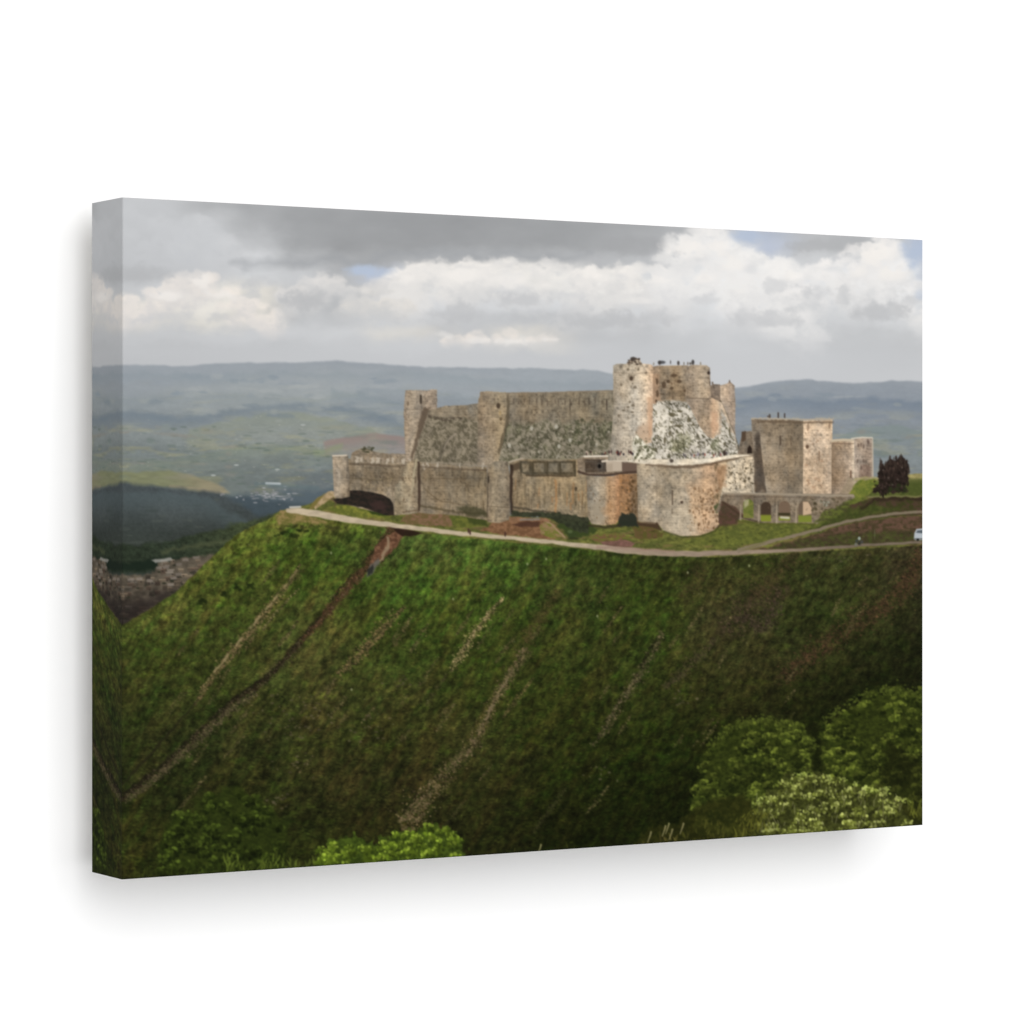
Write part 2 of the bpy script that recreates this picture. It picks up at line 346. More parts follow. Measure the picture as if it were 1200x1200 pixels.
# far white buildings in the valley
for k in range(40):
    px, py = rng.uniform(282, 350), rng.uniform(568, 592)
    if rng.rand() < .5: px, py = 300 + rng.randn() * 24, 582 + rng.randn() * 4
    if px > 352: continue
    g = rng.uniform(120, 185)
    dab(px, py, rng.uniform(1, 3), rng.uniform(.6, 1.2), col((g, g, g + 3)), .75)
line([(312, 566.5), (328, 567)], (215, 218, 218), 2.6)
line([(300, 567), (345, 570), (372, 572)], (96, 112, 116), 5, soft=3, alpha=.5)
for q in [(325, 550), (277, 545), (250, 557), (355, 498)]:
    dab(q[0], q[1], 3, 1, col((176, 180, 176)), .8)
for k in range(26):
    dab(rng.uniform(300, 348), rng.uniform(577, 585), rng.uniform(1.5, 4), .9, col((150, 150, 152)), .5)

# ---- village in the valley
def vil_c(x, y):
    return mixc((88, 80, 68), (48, 42, 37), ss(672, 730, y)) * (1 + .22 * fbm(x / 7, y / 5, 71, 4))[..., None]
poly([(90, 674), (143, 674), (178, 672), (190, 656), (215, 654), (262, 646), (262, 700), (150, 760), (90, 760)], vil_c, warp=3, soft=3, region=R_VILLAGE)
vr = np.random.RandomState(5)
jobs = []
for k in range(190):
    px, py = vr.uniform(138, 252), vr.uniform(655, 730)
    if px < 182 and py < 674: continue
    jobs.append((py, px))
jobs.sort()
for (py, px) in jobs:
    d = (py - 655) / 75
    bw, bh = vr.uniform(3.5, 8), vr.uniform(3, 6)
    base = np.array([(150, 132, 110), (126, 110, 92), (136, 126, 112), (108, 90, 76), (92, 84, 72)][vr.randint(5)]) * (1 - .4 * d) * vr.uniform(.8, 1.2)
    tilt = vr.uniform(-.5, .3)
    poly([(px, py), (px + bw, py + tilt), (px + bw, py + bh), (px, py + bh)], tuple(base * .72), soft=1.2, alpha=.8, warp=.4)
    line([(px, py), (px + bw, py + tilt)], tuple(np.minimum(base * 1.12, 255)), 1.2, soft=1.2, alpha=.65)
    if vr.rand() < .55: dab(px + vr.uniform(.5, bw), py + vr.uniform(1, bh), .8, 1., col((38, 32, 30)), .7)
    if vr.rand() < .4: dab(px + vr.uniform(-3, 7), py + bh + .6, 2.6, 1.3, col((38, 40, 30)), .7)
poly([(178, 657), (186, 655), (200, 653), (202, 656), (192, 658), (182, 660)], (150, 147, 140), warp=.8, soft=1.4, alpha=.85)
for (px, py, g) in [(191, 663, 118), (196, 668, 126), (200, 676, 132), (206, 660, 110), (214, 655, 124), (226, 652, 118), (150, 678, 130), (160, 677, 136), (172, 679, 128), (196, 684, 138), (206, 672, 116), (183, 664, 122)]:
    poly([(px, py), (px + 7, py - .6), (px + 7, py + 2.6), (px, py + 3)], (g, g * .92, g * .84), soft=1.3, warp=.6, alpha=.8)
poly([(143, 733), (143, 708), (170, 700), (205, 690), (205, 698)], (40, 34, 32), warp=4, wsc=9, soft=9, alpha=.5)

# ---- castle hill: terrace meadow
def meadow_c(x, y):
    n = fbm(x / 12, y / 4, 81, 4); m = fbm(x / 2.6, y / 1.7, 82, 2)
    c = mixc((84, 88, 44), (110, 110, 54), np.clip(.5 + n, 0, 1))
    c = c * (1 + .14 * m)[..., None]
    t = ss(.1, .55, fbm(x / 17, y / 5, 83, 3))[..., None]
    return c * (1 - t * .5) + col((116, 92, 66)) * t * .5
poly([(330, 598), (365, 590), (392, 576), (430, 586), (480, 596), (600, 604), (700, 610), (840, 610), (900, 606), (960, 600), (985, 578), (1004, 563), (1030, 560), (1060, 557), (1095, 554), (1095, 648), (960, 655), (900, 659), (830, 661), (760, 659), (600, 644), (420, 620)],
     meadow_c, warp=1, soft=1.6, region=R_MEADOW)

# ---- grassy slope
SLOPE = [(60, 790), (143, 733), (172, 716), (206, 694), (228, 672), (246, 655), (262, 640), (278, 626), (300, 615), (318, 607), (324, 600), (336, 597), (352, 601), (400, 611), (470, 621.5), (540, 629.5), (600, 635.5), (700, 645), (760, 651), (830, 653), (900, 650), (960, 646), (1095, 638), (1095, 1045), (60, 1045)]
gx_ = [100, 190, 280, 370, 460, 560, 660, 760, 860, 960, 1030, 1090]
gy_ = [600, 640, 680, 720, 770, 820, 870, 920, 970, 1030]
G = [
 [(78,84,38)]*2 + [(96,92,48),(90,84,42),(66,76,32),(64,76,32),(58,62,30),(52,52,30),(56,50,32),(56,50,32),(56,48,32),(60,48,34)],
 [(82,86,40),(82,86,40),(74,80,34),(58,70,28),(68,76,38),(68,80,36),(54,64,28),(52,56,26),(52,56,26),(52,50,28),(54,50,28),(66,50,38)],
 [(70,74,36),(72,76,34),(62,70,30),(56,66,26),(60,72,30),(60,72,30),(53,61,28),(50,56,24),(56,52,28),(50,52,26),(50,48,26),(54,44,32)],
 [(66,68,34),(64,68,32),(58,62,28),(60,62,30),(56,66,26),(56,66,26),(54,60,26),(48,56,22),(56,50,30),(48,52,24),(46,46,24),(40,38,22)],
 [(54,58,28),(54,58,26),(52,56,26),(58,58,30),(54,60,26),(52,58,24),(52,54,24),(48,54,22),(52,48,26),(48,48,24),(36,38,18),(30,32,15)],
 [(48,52,26),(48,52,24),(48,52,24),(56,54,28),(52,54,26),(48,52,22),(46,50,20),(44,48,20),(44,42,20),(34,36,15),(26,30,12),(24,28,12)],
 [(42,46,22),(42,46,22),(46,48,24),(50,48,24),(48,48,22),(50,48,24),(40,44,17),(36,42,15),(32,36,13),(30,32,12),(24,28,10),(24,28,10)],
 [(36,40,20),(40,42,20),(42,44,20),(46,44,22),(46,42,22),(44,42,20),(34,38,14),(30,36,12),(26,32,10),(22,26,9),(22,26,9),(22,26,9)],
 [(38,40,18),(40,42,18),(40,42,18),(40,40,18),(42,38,18),(36,36,16),(28,32,11),(26,30,10),(22,26,8),(20,24,8),(22,26,9),(22,26,9)],
 [(40,42,18),(42,44,18),(44,46,18),(44,46,18),(38,38,16),(34,34,14),(28,32,11),(26,28,10),(24,26,9),(24,26,9),(24,26,9),(24,26,9)],
]
ca, sa = math.cos(math.radians(-57)), math.sin(math.radians(-57))
def slope_c(x, y):
    u = x * ca + y * sa; v = -x * sa + y * ca                       # u runs up the fall line
    big = fbm(u / 90, v / 26, 91, 4); g2 = fbm(u / 30, v / 12, 92, 4)
    c = grid(x + 24 * big, y + 18 * g2, gx_, gy_, G)
    tuft = fbm(u / 6.2, v / 4.2, 93, 4, .66)
    step = fbm(x / 22, y / 4.2, 94, 3, .6)
    blot = fbm(x / 13, y / 8, 95, 4, .6)
    c = c * (1.12 + .36 * tuft + .07 * step + .14 * blot + .08 * big + .10 * g2)[..., None]
    t = ss(.18, .75, fbm(u / 26, v / 9, 97, 5, .6))[..., None]            # dry, browner drifts
    c = c * (1 - .22 * t) + (c.mean(-1, keepdims=True) * col((300, 282, 150))) * .22 * t
    t = ss(.3, .8, fbm(x / 20, y / 9, 98, 5, .6))[..., None]             # fresher green drifts
    ch = fbm(x / 7, y / 4.5, 87, 4, .7) + .6 * fbm(u / 20, v / 7, 88, 3)
    c = c * (1 + ch[..., None] * np.array([.075, -.02, .03], np.float32))
    fine = fbm(u / 5, v / 2.2, 86, 3, .75)
    c = c * (1.0 + .15 * fine)[..., None]
    ol = ss(-.1, .55, fbm(u / 55, v / 13, 85, 4, .55))[..., None] * ss(1000, 500, x)[..., None] * ss(600, 700, y)[..., None]
    c = c * (1 + ol * np.array([.17, .02, .10], np.float32))
    rd = np.clip(c[..., 0] - c[..., 1] * .94, 0, 1); c = c + np.stack([-.15 * rd, .15 * rd, 0 * rd], -1)
    gr = ss(960, 780, x + .25 * (y - 640))[..., None]
    c = c * (1 + gr * np.array([.0, .03, -.02], np.float32))
    return c * (1 + t * np.array([.05, .12, -.02], np.float32))
poly(SLOPE, slope_c, warp=1.0, wsc=5, soft=1.6, region=R_SLOPE)
sr = np.random.RandomState(11)
def slope_in(px, py): return py > np.interp(px, [143, 206, 246, 278, 324, 400, 600, 760, 900, 1081], [736, 700, 660, 632, 610, 616, 640, 656, 654, 642])
# tussocks: dark gap under a lighter tip
for k in range(8000):
    px, py = sr.uniform(107, 1081), sr.uniform(608, 1030)
    if not slope_in(px, py): continue
    s = .65 + .75 * (py - 600) / 430
    i, j = int((py - Y0) * SC), int((px - X0) * SC)
    b0 = img[min(i, H - 1), min(j, W - 1)].copy()
    w_ = sr.uniform(1.0, 2.2) * s
    dab(px, py + .9 * s, w_, .8 * s, b0 * sr.uniform(.6, .85), .55)
    dab(px, py - .4 * s, w_ * .9, .7 * s, np.minimum(b0 * sr.uniform(1.1, 1.4) + .004, 1), .5)
# clumpy small bushes and stones
for k in range(240):
    px, py = sr.uniform(150, 1078), 620 + 400 * sr.rand() ** 1.3
    if not slope_in(px, py): continue
    b0 = img[int((py - Y0) * SC), int((px - X0) * SC)].copy()
    for q in range(5): dab(px + sr.randn() * 4, py + sr.randn() * 2.2, sr.uniform(1, 2.6), sr.uniform(.8, 1.6), b0 * sr.uniform(.6, 1.1), .5)
for k in range(130):
    px, py = sr.uniform(150, 1078), sr.uniform(620, 900)
    if slope_in(px, py): dab(px, py, sr.uniform(.6, 1.2), sr.uniform(.5, .9), col((120, 118, 92)) * sr.uniform(.5, 1), .5)

# ---- scars and gullies down the slope
def brk(sc, seed, lo=-.35, hi=.25): return lambda x, y: ss(lo, hi, fbm(x / sc, y / sc, seed, 3))
def tex(c1, c2, seed): return lambda x, y: mixc(c1, c2, np.clip(.5 + fbm(x / 4, y / 3, seed, 3, .6), 0, 1))
kr = np.random.RandomState(61)
def ragged(pts, w, cols, dens=1., size=(.6, 1.5), a=.6):
    """loose stones and bare soil scattered along a track"""
    for i in range(len(pts) - 1):
        (ax, ay), (bx, by) = pts[i], pts[i + 1]
        L = math.hypot(bx - ax, by - ay); n = int(L * dens * (1 + .12 * (w[i] + w[i + 1])))
        for k in range(n):
            t = kr.rand(); ww = (w[i] * (1 - t) + w[i + 1] * t) * .42
            o = kr.randn() * ww
            px = ax + (bx - ax) * t - (by - ay) / L * o; py = ay + (by - ay) * t + (bx - ax) / L * o
            s_ = kr.uniform(*size)
            dab(px, py, s_ * kr.uniform(.8, 1.6), s_ * kr.uniform(.7, 1.3), col(cols[kr.randint(len(cols))]) * kr.uniform(.75, 1.15), a * kr.uniform(.5, 1.1))
def scar(pts, w, c1, c2, seed, alpha=.8, warp=2.5, sc=6, lo=-.4, hi=.2, soft=2.4):
    line(pts, tex(tuple(np.array(c1) * 1.1), c2, seed), w, warp=warp, wsc=7, soft=soft, seed=seed, alpha=min(1, alpha * .9), amod=brk(sc, seed + 1, lo - .1, hi))
    k1 = tuple(np.array(c1) * 1.35); dk = tuple(np.array(c2) * .55)
    ragged(pts, [q * 1.2 for q in w], [k1, c1, c1, c2, dk, (56, 64, 26), (48, 56, 24)], dens=1.2 + 1.2 * alpha, size=(.5, 1.2), a=alpha * .65)
# wide faint dry band and the dark-edged tracks on the left
scar([(352, 662), (330, 694), (300, 732), (268, 770), (240, 806), (228, 826)], [1, 5, 7, 7, 5, 1.5], (118, 96, 70), (92, 76, 50), 201, .85, lo=-.8, hi=-.1)
line([(352, 662), (330, 692), (300, 728), (268, 766), (238, 804)], (150, 130, 100), [.8, 1.8, 2.6, 2.6, 1.2], warp=1.2, soft=1.4, seed=203, alpha=.7, amod=brk(7, 204, -.4, .2))
line([(228, 824), (205, 852), (182, 878), (158, 904), (138, 924)], (40, 36, 24), [1.5, 2.5, 3, 3, 2.5], warp=1.5, soft=2, seed=205, alpha=.7)
scar([(350, 690), (325, 716), (308, 738)], [1, 2, 1], (112, 98, 70), (86, 76, 48), 207, .7)
scar([(300, 740), (292, 752), (288, 760)], [2, 6, 2], (112, 94, 66), (86, 72, 46), 208, .6)
# main gully
line([(462, 624), (448, 646), (430, 664), (405, 690), (384, 718), (352, 752), (318, 790), (276, 822), (232, 862), (190, 902), (143, 936)],
     lambda x, y: tex((88, 60, 45), (62, 46, 32), 211)(x, y) * (1 - .42 * ss(680, 800, y))[..., None], [20, 16, 11, 8, 7, 6, 5, 5, 5, 5, 6], warp=2.5, wsc=8, soft=3, seed=211, alpha=.88)
line([(452, 628), (432, 652), (416, 670), (396, 694), (376, 722), (346, 756), (312, 792), (270, 822), (228, 862), (186, 900), (143, 932)],
     (34, 29, 21), [1.5, 2, 2.5, 2.5, 3, 3, 3.6, 3.8, 3.6, 4, 4.6], warp=1.6, soft=2, seed=213, alpha=.72, amod=brk(12, 214, -.7, -.1))
ragged([(462, 624), (448, 646), (430, 664), (405, 690), (384, 718), (352, 752)], [18, 15, 11, 8, 7, 5], [(120, 82, 60), (70, 46, 34), (44, 34, 24), (112, 90, 72), (60, 66, 28), (86, 56, 42)], 1.8, (.4, 1.1), a=.55)
ragged([(352, 754), (318, 792), (276, 824), (232, 864), (190, 904), (143, 938)], [6, 6, 7, 8, 8, 9], [(84, 72, 54), (36, 32, 22), (50, 42, 30), (92, 80, 62), (52, 58, 26)], 2.2, (.4, 1.1), a=.55)
scar([(300, 812), (262, 838), (222, 876), (186, 908), (150, 936)], [5, 7, 7, 6, 5], (92, 78, 60), (66, 58, 40), 217, .75, lo=-.7, hi=.1)
poly([(440, 640), (452, 629), (464, 622), (474, 622), (466, 640), (452, 652), (440, 662), (432, 664)], tex((120, 84, 66), (90, 60, 46), 219), warp=2, wsc=6, soft=2, seed=219)
line([(456, 630), (455, 640), (450, 650), (442, 660)], (150, 128, 108), 2.6, warp=2, soft=1.6, seed=221, alpha=.75)
poly([(433, 664), (444, 654), (446, 660), (436, 674), (430, 676)], (92, 88, 86), warp=1.5, soft=2, seed=223, alpha=.8)
poly([(430, 668), (437, 662), (437, 671), (431, 675)], (40, 40, 40), warp=1, soft=1.6, alpha=.8)
poly([(460, 618), (475, 619), (497, 625), (487, 627), (472, 629), (466, 625)], (48, 32, 26), warp=.8, soft=1.4, alpha=.92)
# others
scar([(474, 710), (456, 730), (436, 750), (414, 776), (396, 790)], [2, 7, 8, 8, 3], (112, 90, 64), (84, 72, 46), 231, .85)
scar([(392, 795), (372, 814), (350, 838)], [2, 3, 2], (88, 76, 50), (66, 60, 36), 233, .45)
scar([(476, 738), (462, 754)], [3, 6], (100, 80, 60), (76, 64, 42), 234, .5)
scar([(590, 700), (572, 722), (558, 738), (546, 758), (534, 776), (528, 786)], [1.5, 5, 6, 7, 6, 2], (146, 124, 94), (106, 92, 60), 235, .9, lo=-.7, hi=0)
scar([(524, 790), (508, 812), (500, 826)], [2, 4, 3], (84, 76, 50), (66, 60, 38), 237, .45)
scar([(656, 690), (640, 712), (622, 742), (606, 764)], [8, 10, 12, 12], (84, 66, 44), (66, 56, 34), 239, .45, soft=6)
scar([(616, 758), (600, 786), (588, 806), (574, 832), (562, 858), (545, 884), (520, 908), (498, 934), (478, 966)], [4, 8, 8, 8, 8, 9, 12, 15, 20], (112, 92, 72), (80, 68, 44), 241, .82, soft=3)
line([(604, 780), (588, 808), (574, 834), (562, 856)], (124, 104, 84), [1.5, 3, 3.4, 2], warp=2, soft=1.8, seed=243, alpha=.7, amod=brk(6, 244, -.4, .2))
scar([(624, 796), (608, 816), (590, 840)], [1.5, 3.5, 2], (110, 92, 60), (80, 70, 44), 245, .7)
scar([(776, 742), (768, 760), (756, 778), (744, 800), (726, 824), (708, 856), (694, 874)], [4, 6, 7, 7, 5, 5, 3], (98, 84, 66), (66, 56, 38), 247, .75)
scar([(770, 746), (758, 768), (750, 784)], [1.5, 2.5, 1.5], (34, 32, 20), (46, 40, 26), 249, .6)
scar([(664, 924), (644, 948), (624, 976)], [3, 5, 3], (66, 60, 38), (48, 46, 28), 251, .5)
scar([(838, 748), (818, 770), (796, 792), (778, 806)], [3, 9, 9, 4], (78, 64, 50), (56, 48, 34), 253, .6, soft=4)
scar([(850, 738), (880, 706), (918, 694)], [18, 26, 18], (78, 60, 50), (54, 44, 32), 255, .6, soft=8)
scar([(868, 722), (896, 736), (912, 706)], [10, 14, 10], (74, 58, 52), (54, 42, 34), 257, .6, soft=5)
scar([(1084, 640), (1066, 680), (1046, 704), (1018, 722), (986, 742), (948, 768), (916, 796)], [14, 18, 18, 18, 16, 16, 12], (86, 58, 44), (60, 46, 32), 259, .62, soft=7)
scar([(930, 650), (915, 672), (880, 700)], [14, 16, 10], (78, 58, 42), (56, 48, 30), 261, .45, soft=7)
scar([(820, 664), (810, 690), (800, 700)], [16, 20, 12], (72, 56, 38), (56, 50, 30), 263, .4, soft=8)
for k in range(80):
    px, py = sr.uniform(200, 1060), sr.uniform(650, 940)
    if not slope_in(px, py - 20): continue
    L = sr.uniform(12, 44); th = math.radians(sr.uniform(118, 132) - (px - 600) * .012)
    pts = [(px + L * t * math.cos(th), py + L * t * math.sin(th)) for t in (0, .35, .7, 1)]
    scar(pts, [.8, sr.uniform(1.5, 5), sr.uniform(1.5, 5), .8], (104, 88, 64), (72, 62, 38), 1200 + 3 * k, sr.uniform(.3, .62))
for k in range(60):
    px, py = sr.uniform(150, 1060), sr.uniform(660, 960)
    if not slope_in(px, py - 10): continue
    L = sr.uniform(14, 60); th = math.radians(sr.uniform(118, 134) - (px - 600) * .012)
    pts = [(px + L * t * math.cos(th), py + L * t * math.sin(th)) for t in (0, .5, 1)]
    line(pts, (26, 32, 12), [1, sr.uniform(3, 9), 1], warp=3, wsc=9, soft=5, seed=1400 + k, alpha=sr.uniform(.1, .28), amod=brk(9, 1500 + k))
for (px, py, n, r) in [(322, 938, 20, 9), (350, 900, 14, 12), (330, 840, 16, 18), (355, 855, 20, 14), (430, 855, 16, 14), (470, 800, 12, 8), (700, 910, 10, 10), (985, 655, 10, 12), (800, 818, 14, 10), (370, 830, 16, 14)]:
    for q in range(n): dab(px + sr.randn() * r, py + sr.randn() * r * .6, sr.uniform(.8, 2.4), sr.uniform(.7, 1.5), col((96, 84, 68)) * sr.uniform(.7, 1.1), .55)
for (px, py) in [(388, 648), (531, 702), (618, 661), (806, 671), (878, 663), (640, 655), (412, 808), (700, 722)]:
    dab(px, py, 1.2, 1.6, col((160, 156, 128)), .6)
for (px, py) in [(235, 705), (262, 696), (277, 688), (294, 686), (238, 704), (330, 624), (352, 622), (345, 628)]:
    for q in range(7): dab(px + sr.randn() * 3, py + sr.randn() * 1.8, 2.2, 1.6, col((34, 42, 18)), .6)
# tan bank at the tip of the spur
poly([(322, 604), (330, 598), (345, 600), (380, 609), (384, 614), (360, 613), (340, 613), (326, 616)], tex((142, 118, 80), (104, 96, 52), 271), warp=2, wsc=5, soft=2, region=R_SLOPE)
line([(326, 618), (350, 616), (378, 617), (396, 619)], (50, 46, 28), 3.4, warp=2.5, wsc=6, soft=2.5, alpha=.6, amod=brk(5, 272))

# ---- meadow details: banks, spoil heaps, right-hand terraces
poly([(366, 592), (372, 584), (388, 575), (393, 576), (392, 582), (376, 592), (370, 597)], tex((178, 154, 120), (150, 130, 92), 281), warp=.8, soft=1.4, region=R_MEADOW)
poly([(362, 596), (369, 586), (380, 578), (372, 590), (366, 598)], (118, 106, 58), warp=.6, soft=1.5)
poly([(384, 598), (392, 592), (408, 591), (430, 596), (446, 602), (462, 603), (452, 608), (425, 606), (400, 603)], tex((126, 126, 54), (92, 98, 42), 283), warp=1, soft=1.6)
poly([(428, 596), (440, 596), (458, 602), (450, 605), (436, 603)], (40, 56, 22), warp=1, soft=2, alpha=.85)
poly([(468, 612), (476, 602), (500, 600), (528, 604), (530, 616), (500, 617)], tex((128, 98, 76), (104, 88, 56), 285), warp=1.5, soft=1.8)
line([(470, 602), (490, 598), (520, 600), (552, 604), (568, 610)], (122, 120, 58), 4, warp=1, soft=2, alpha=.8)
poly([(528, 604), (545, 602), (570, 604), (570, 616), (548, 619), (530, 616)], tex((104, 106, 48), (82, 88, 40), 287), warp=1, soft=1.8)
poly([(546, 606), (570, 602), (571, 616), (550, 614)], (54, 62, 30), warp=1.5, soft=3, alpha=.75)
poly([(562, 622), (580, 612), (610, 608), (640, 608), (654, 618), (662, 630), (640, 632), (600, 628)], tex((138, 102, 74), (108, 78, 54), 289), warp=1.5, soft=1.6)
poly([(600, 614), (624, 610), (634, 612), (630, 617), (608, 618)], (72, 48, 38), warp=1, soft=2, alpha=.85)
line([(610, 609), (630, 608)], (120, 116, 112), 2.4, warp=.6, soft=1.2, alpha=.8)
poly([(632, 616), (642, 610), (652, 618), (662, 630), (645, 630), (634, 626)], tex((142, 116, 84), (110, 110, 50), 291), warp=.8, soft=1.4)
line([(636, 609), (646, 614), (656, 624), (662, 630)], (160, 134, 108), 1.8, warp=.5, soft=1.2, alpha=.8)
poly([(652, 612), (690, 612), (700, 622), (690, 628), (668, 630), (658, 620)], (58, 70, 34), warp=2, soft=2.5)
poly([(700, 634), (712, 628), (745, 636), (740, 641), (712, 643)], tex((128, 92, 82), (104, 78, 66), 293), warp=1, soft=1.6)
poly([(690, 628), (720, 624), (745, 630), (700, 636)], tex((112, 84, 60), (104, 104, 48), 294), warp=1, soft=2)
poly([(742, 616), (762, 616), (778, 624), (776, 630), (750, 632), (742, 628)], tex((100, 78, 52), (86, 82, 40), 295), warp=1.5, soft=2.5)
poly([(842, 596), (856, 590), (866, 604), (862, 618), (844, 622), (838, 618)], tex((92, 66, 56), (76, 62, 44), 297), warp=1.5, soft=2)
# upper right bank: sunlit top, shaded brown faces below
poly([(1000, 578), (1012, 566), (1030, 560), (1060, 557), (1095, 553), (1095, 580), (1020, 582)], lambda x, y: mixc((150, 140, 92), (84, 91, 44), ss(560, 568, y)) * (1 + .12 * fbm(x / 3, y / 2, 301, 3))[..., None], warp=1, soft=1.4, region=R_MEADOW)
poly([(1060, 562), (1095, 560), (1095, 579), (1056, 580)], (70, 80, 36), warp=1, soft=3, alpha=.6)
poly([(985, 596), (1004, 588), (1022, 583), (1095, 582), (1095, 602), (1040, 606), (1000, 611), (960, 620), (930, 628)], tex((76, 60, 46), (60, 60, 32), 303), warp=1.5, soft=2)
poly([(955, 610), (985, 598), (1020, 592), (1060, 597), (1000, 608), (950, 620)], tex((78, 88, 38), (60, 70, 30), 305), warp=2, soft=4, alpha=.75)
poly([(975, 594), (1000, 580), (1015, 582), (1000, 590), (985, 598)], tex((104, 112, 48), (84, 92, 40), 306), warp=1.5, soft=2)
poly([(1000, 612), (1050, 606), (1095, 603), (1095, 634), (1040, 637), (960, 642), (880, 646), (935, 632)], tex((98, 74, 60), (70, 60, 40), 307), warp=1.5, soft=1.8)
poly([(895, 644), (940, 632), (1000, 624), (1060, 622), (1095, 628), (1095, 636), (960, 643)], tex((66, 76, 34), (60, 54, 36), 309), warp=2, soft=4, alpha=.75)
line([(1018, 582.5), (1050, 581.5), (1090, 582)], (118, 116, 76), 1.8, warp=.6, soft=1.2, alpha=.85)
line([(1010, 596), (1024, 586), (1060, 584), (1090, 585)], (44, 34, 26), 3.4, warp=1.5, soft=2.5, alpha=.7)
poly([(840, 618), (870, 612), (950, 612), (975, 606), (950, 622), (900, 634), (850, 642), (800, 636)], tex((108, 112, 50), (84, 90, 42), 311), warp=1.5, soft=2.5, alpha=.85)
for k in range(260):
    px, py = sr.uniform(700, 1080), sr.uniform(612, 645)
    b0 = img[int((py - Y0) * SC), int((px - X0) * SC)].copy()
    dab(px, py, sr.uniform(1, 3), sr.uniform(.6, 1.2), b0 * sr.uniform(.65, 1.3), .6)

# ---- roads
def road_c(x, y):
    c = mixc((186, 170, 144), (150, 132, 114), ss(640, 780, x))
    c = c * (1 - .22 * ss(900, 1000, x))[..., None]
    return c * (1 + .07 * fbm(x / 7, y / 2, 321, 3))[..., None]
line([(338, 598), (356, 599.5), (400, 607.5), (440, 613), (480, 618), (540, 625), (600, 630.5), (650, 635.5), (700, 641), (730, 645), (770, 648), (820, 649), (870, 647.5), (920, 645.5), (980, 641.5), (1030, 638), (1095, 634.5)],
     road_c, [5, 8, 7, 6, 5.6, 5, 4.4, 4.6, 6, 7.5, 7, 6.5, 5, 3.8, 3.2, 3, 3], warp=.7, wsc=12, soft=1.4, region=R_ROAD)
line([(700, 641), (735, 643), (790, 646)], (150, 120, 108), 3, warp=.8, soft=2, alpha=.5)
line([(866, 645), (884, 640), (905, 634), (930, 628), (958, 621), (990, 611.5), (1020, 606), (1050, 602), (1095, 598)], (132, 118, 100), [6, 5, 4, 3.6, 3.6, 3.4, 3, 3, 3], warp=.7, soft=1.4, alpha=.92, region=R_ROAD)
poly([(866, 645), (888, 637), (900, 634), (880, 644)], (112, 108, 60), warp=.6, soft=1.6, alpha=.5)
line([(340, 594.5), (352, 594)], (190, 186, 176), 2.2, soft=1.2)
for (px, py) in [(592, 626), (551, 624), (549, 622)]:
    dab(px, py, 1.1, 3, col((66, 44, 40)), .85)
# walkers and white minibus on the right
for (px, py, c) in [(1004, 634, (60, 64, 60)), (1007, 631, (150, 162, 160)), (1010, 635, (70, 70, 66)), (1007, 637, (50, 50, 46)), (1003, 638, (110, 110, 100))]:
    dab(px, py, 1.7, 2, col(c), .95)
poly([(1071, 632), (1071.5, 625), (1074, 620), (1084, 619), (1084, 633), (1073, 633)], (178, 184, 188), soft=1.2, region=R_VAN)
poly([(1073.5, 624.5), (1075, 621.5), (1084, 621), (1084, 625)], (84, 92, 98), soft=1)
line([(1072, 631.5), (1084, 631.5)], (72, 72, 70), 1.4, alpha=.8)
dab(1075.5, 632.5, 1.6, 1.6, col((34, 34, 32))); dab(1025, 626, .6, 6, col((110, 118, 84)), .6)
# ---- castle masonry
def stone(c, seed=1, streak=.1, grain=.13, blot=.1, holes=.25, shade=None):
    def f(x, y):
        cc = c(x, y) if callable(c) else col(c)
        n = 1 + grain * 1.1 * fbm(x / 3.4, y / 2.8, 400 + seed, 3, .7) + streak * .5 * fbm(x / 2.6, y / 18, 500 + seed, 3) + blot * fbm(x / 16, y / 11, 600 + seed, 4, .6)
        n = n + (.022) * np.sin(y * 2 * math.pi / 3.1 + .3 * vn(x / 9, y / 9, 3))       # courses
        n = n - .55 * holes * ss(.45, .8, fbm(x / 1.9, y / 2.6, 700 + seed, 2))
        if shade is not None: n = n * shade(x, y)
        hue = fbm(x / 12, y / 20, 800 + seed, 3)[..., None] * np.array([.035, 0, -.04], np.float32)
        cc = (cc * .75 + cc.mean(-1, keepdims=True) * .25) * np.array([1.13, 1.11, 1.07], np.float32)
        n = 1 + (n - 1) * 1.1
        return cc * n[..., None] + hue * .4
    return f
def hgrad(x0, c0, x1, c1): return lambda x, y: mixc(c0, c1, ss(x0, x1, x))
def hstops(xs, cs):
    a = np.array(cs, np.float32) / 255
    return lambda x, y: np.stack([np.interp(x, xs, a[:, k]) for k in range(3)], -1)
def rubble(dark, light, seed, thr=0, sx=2.6, sy=2.4, green=None):
    def f(x, y):
        x, y = wob(x, y, 1.7, 3.1, 930 + seed); x, y = x * .86 - y * .5, x * .5 + y * .86
        n = fbm(x / sx, y / sy, 900 + seed, 4, .62)
        c = mixc(dark, light, ss(thr - .5, thr + .5, n))
        c = c * (1 + .12 * fbm(x / 9, y / 8, 910 + seed, 3))[..., None]
        if green is not None:
            g = ss(.1, .6, fbm(x / 9, y / 7, 920 + seed, 4))[..., None] * green
            c = c * (1 - g) + col((92, 96, 62)) * (.6 + .5 * ss(-.5, .5, n))[..., None] * g
        return c
    return f
cr = np.random.RandomState(23)
def slit(x, y, h=3, w_=1.3, c=(48, 40, 34), a=.85): line([(x, y - h / 2), (x, y + h / 2)], c, w_, soft=1.1, alpha=a)
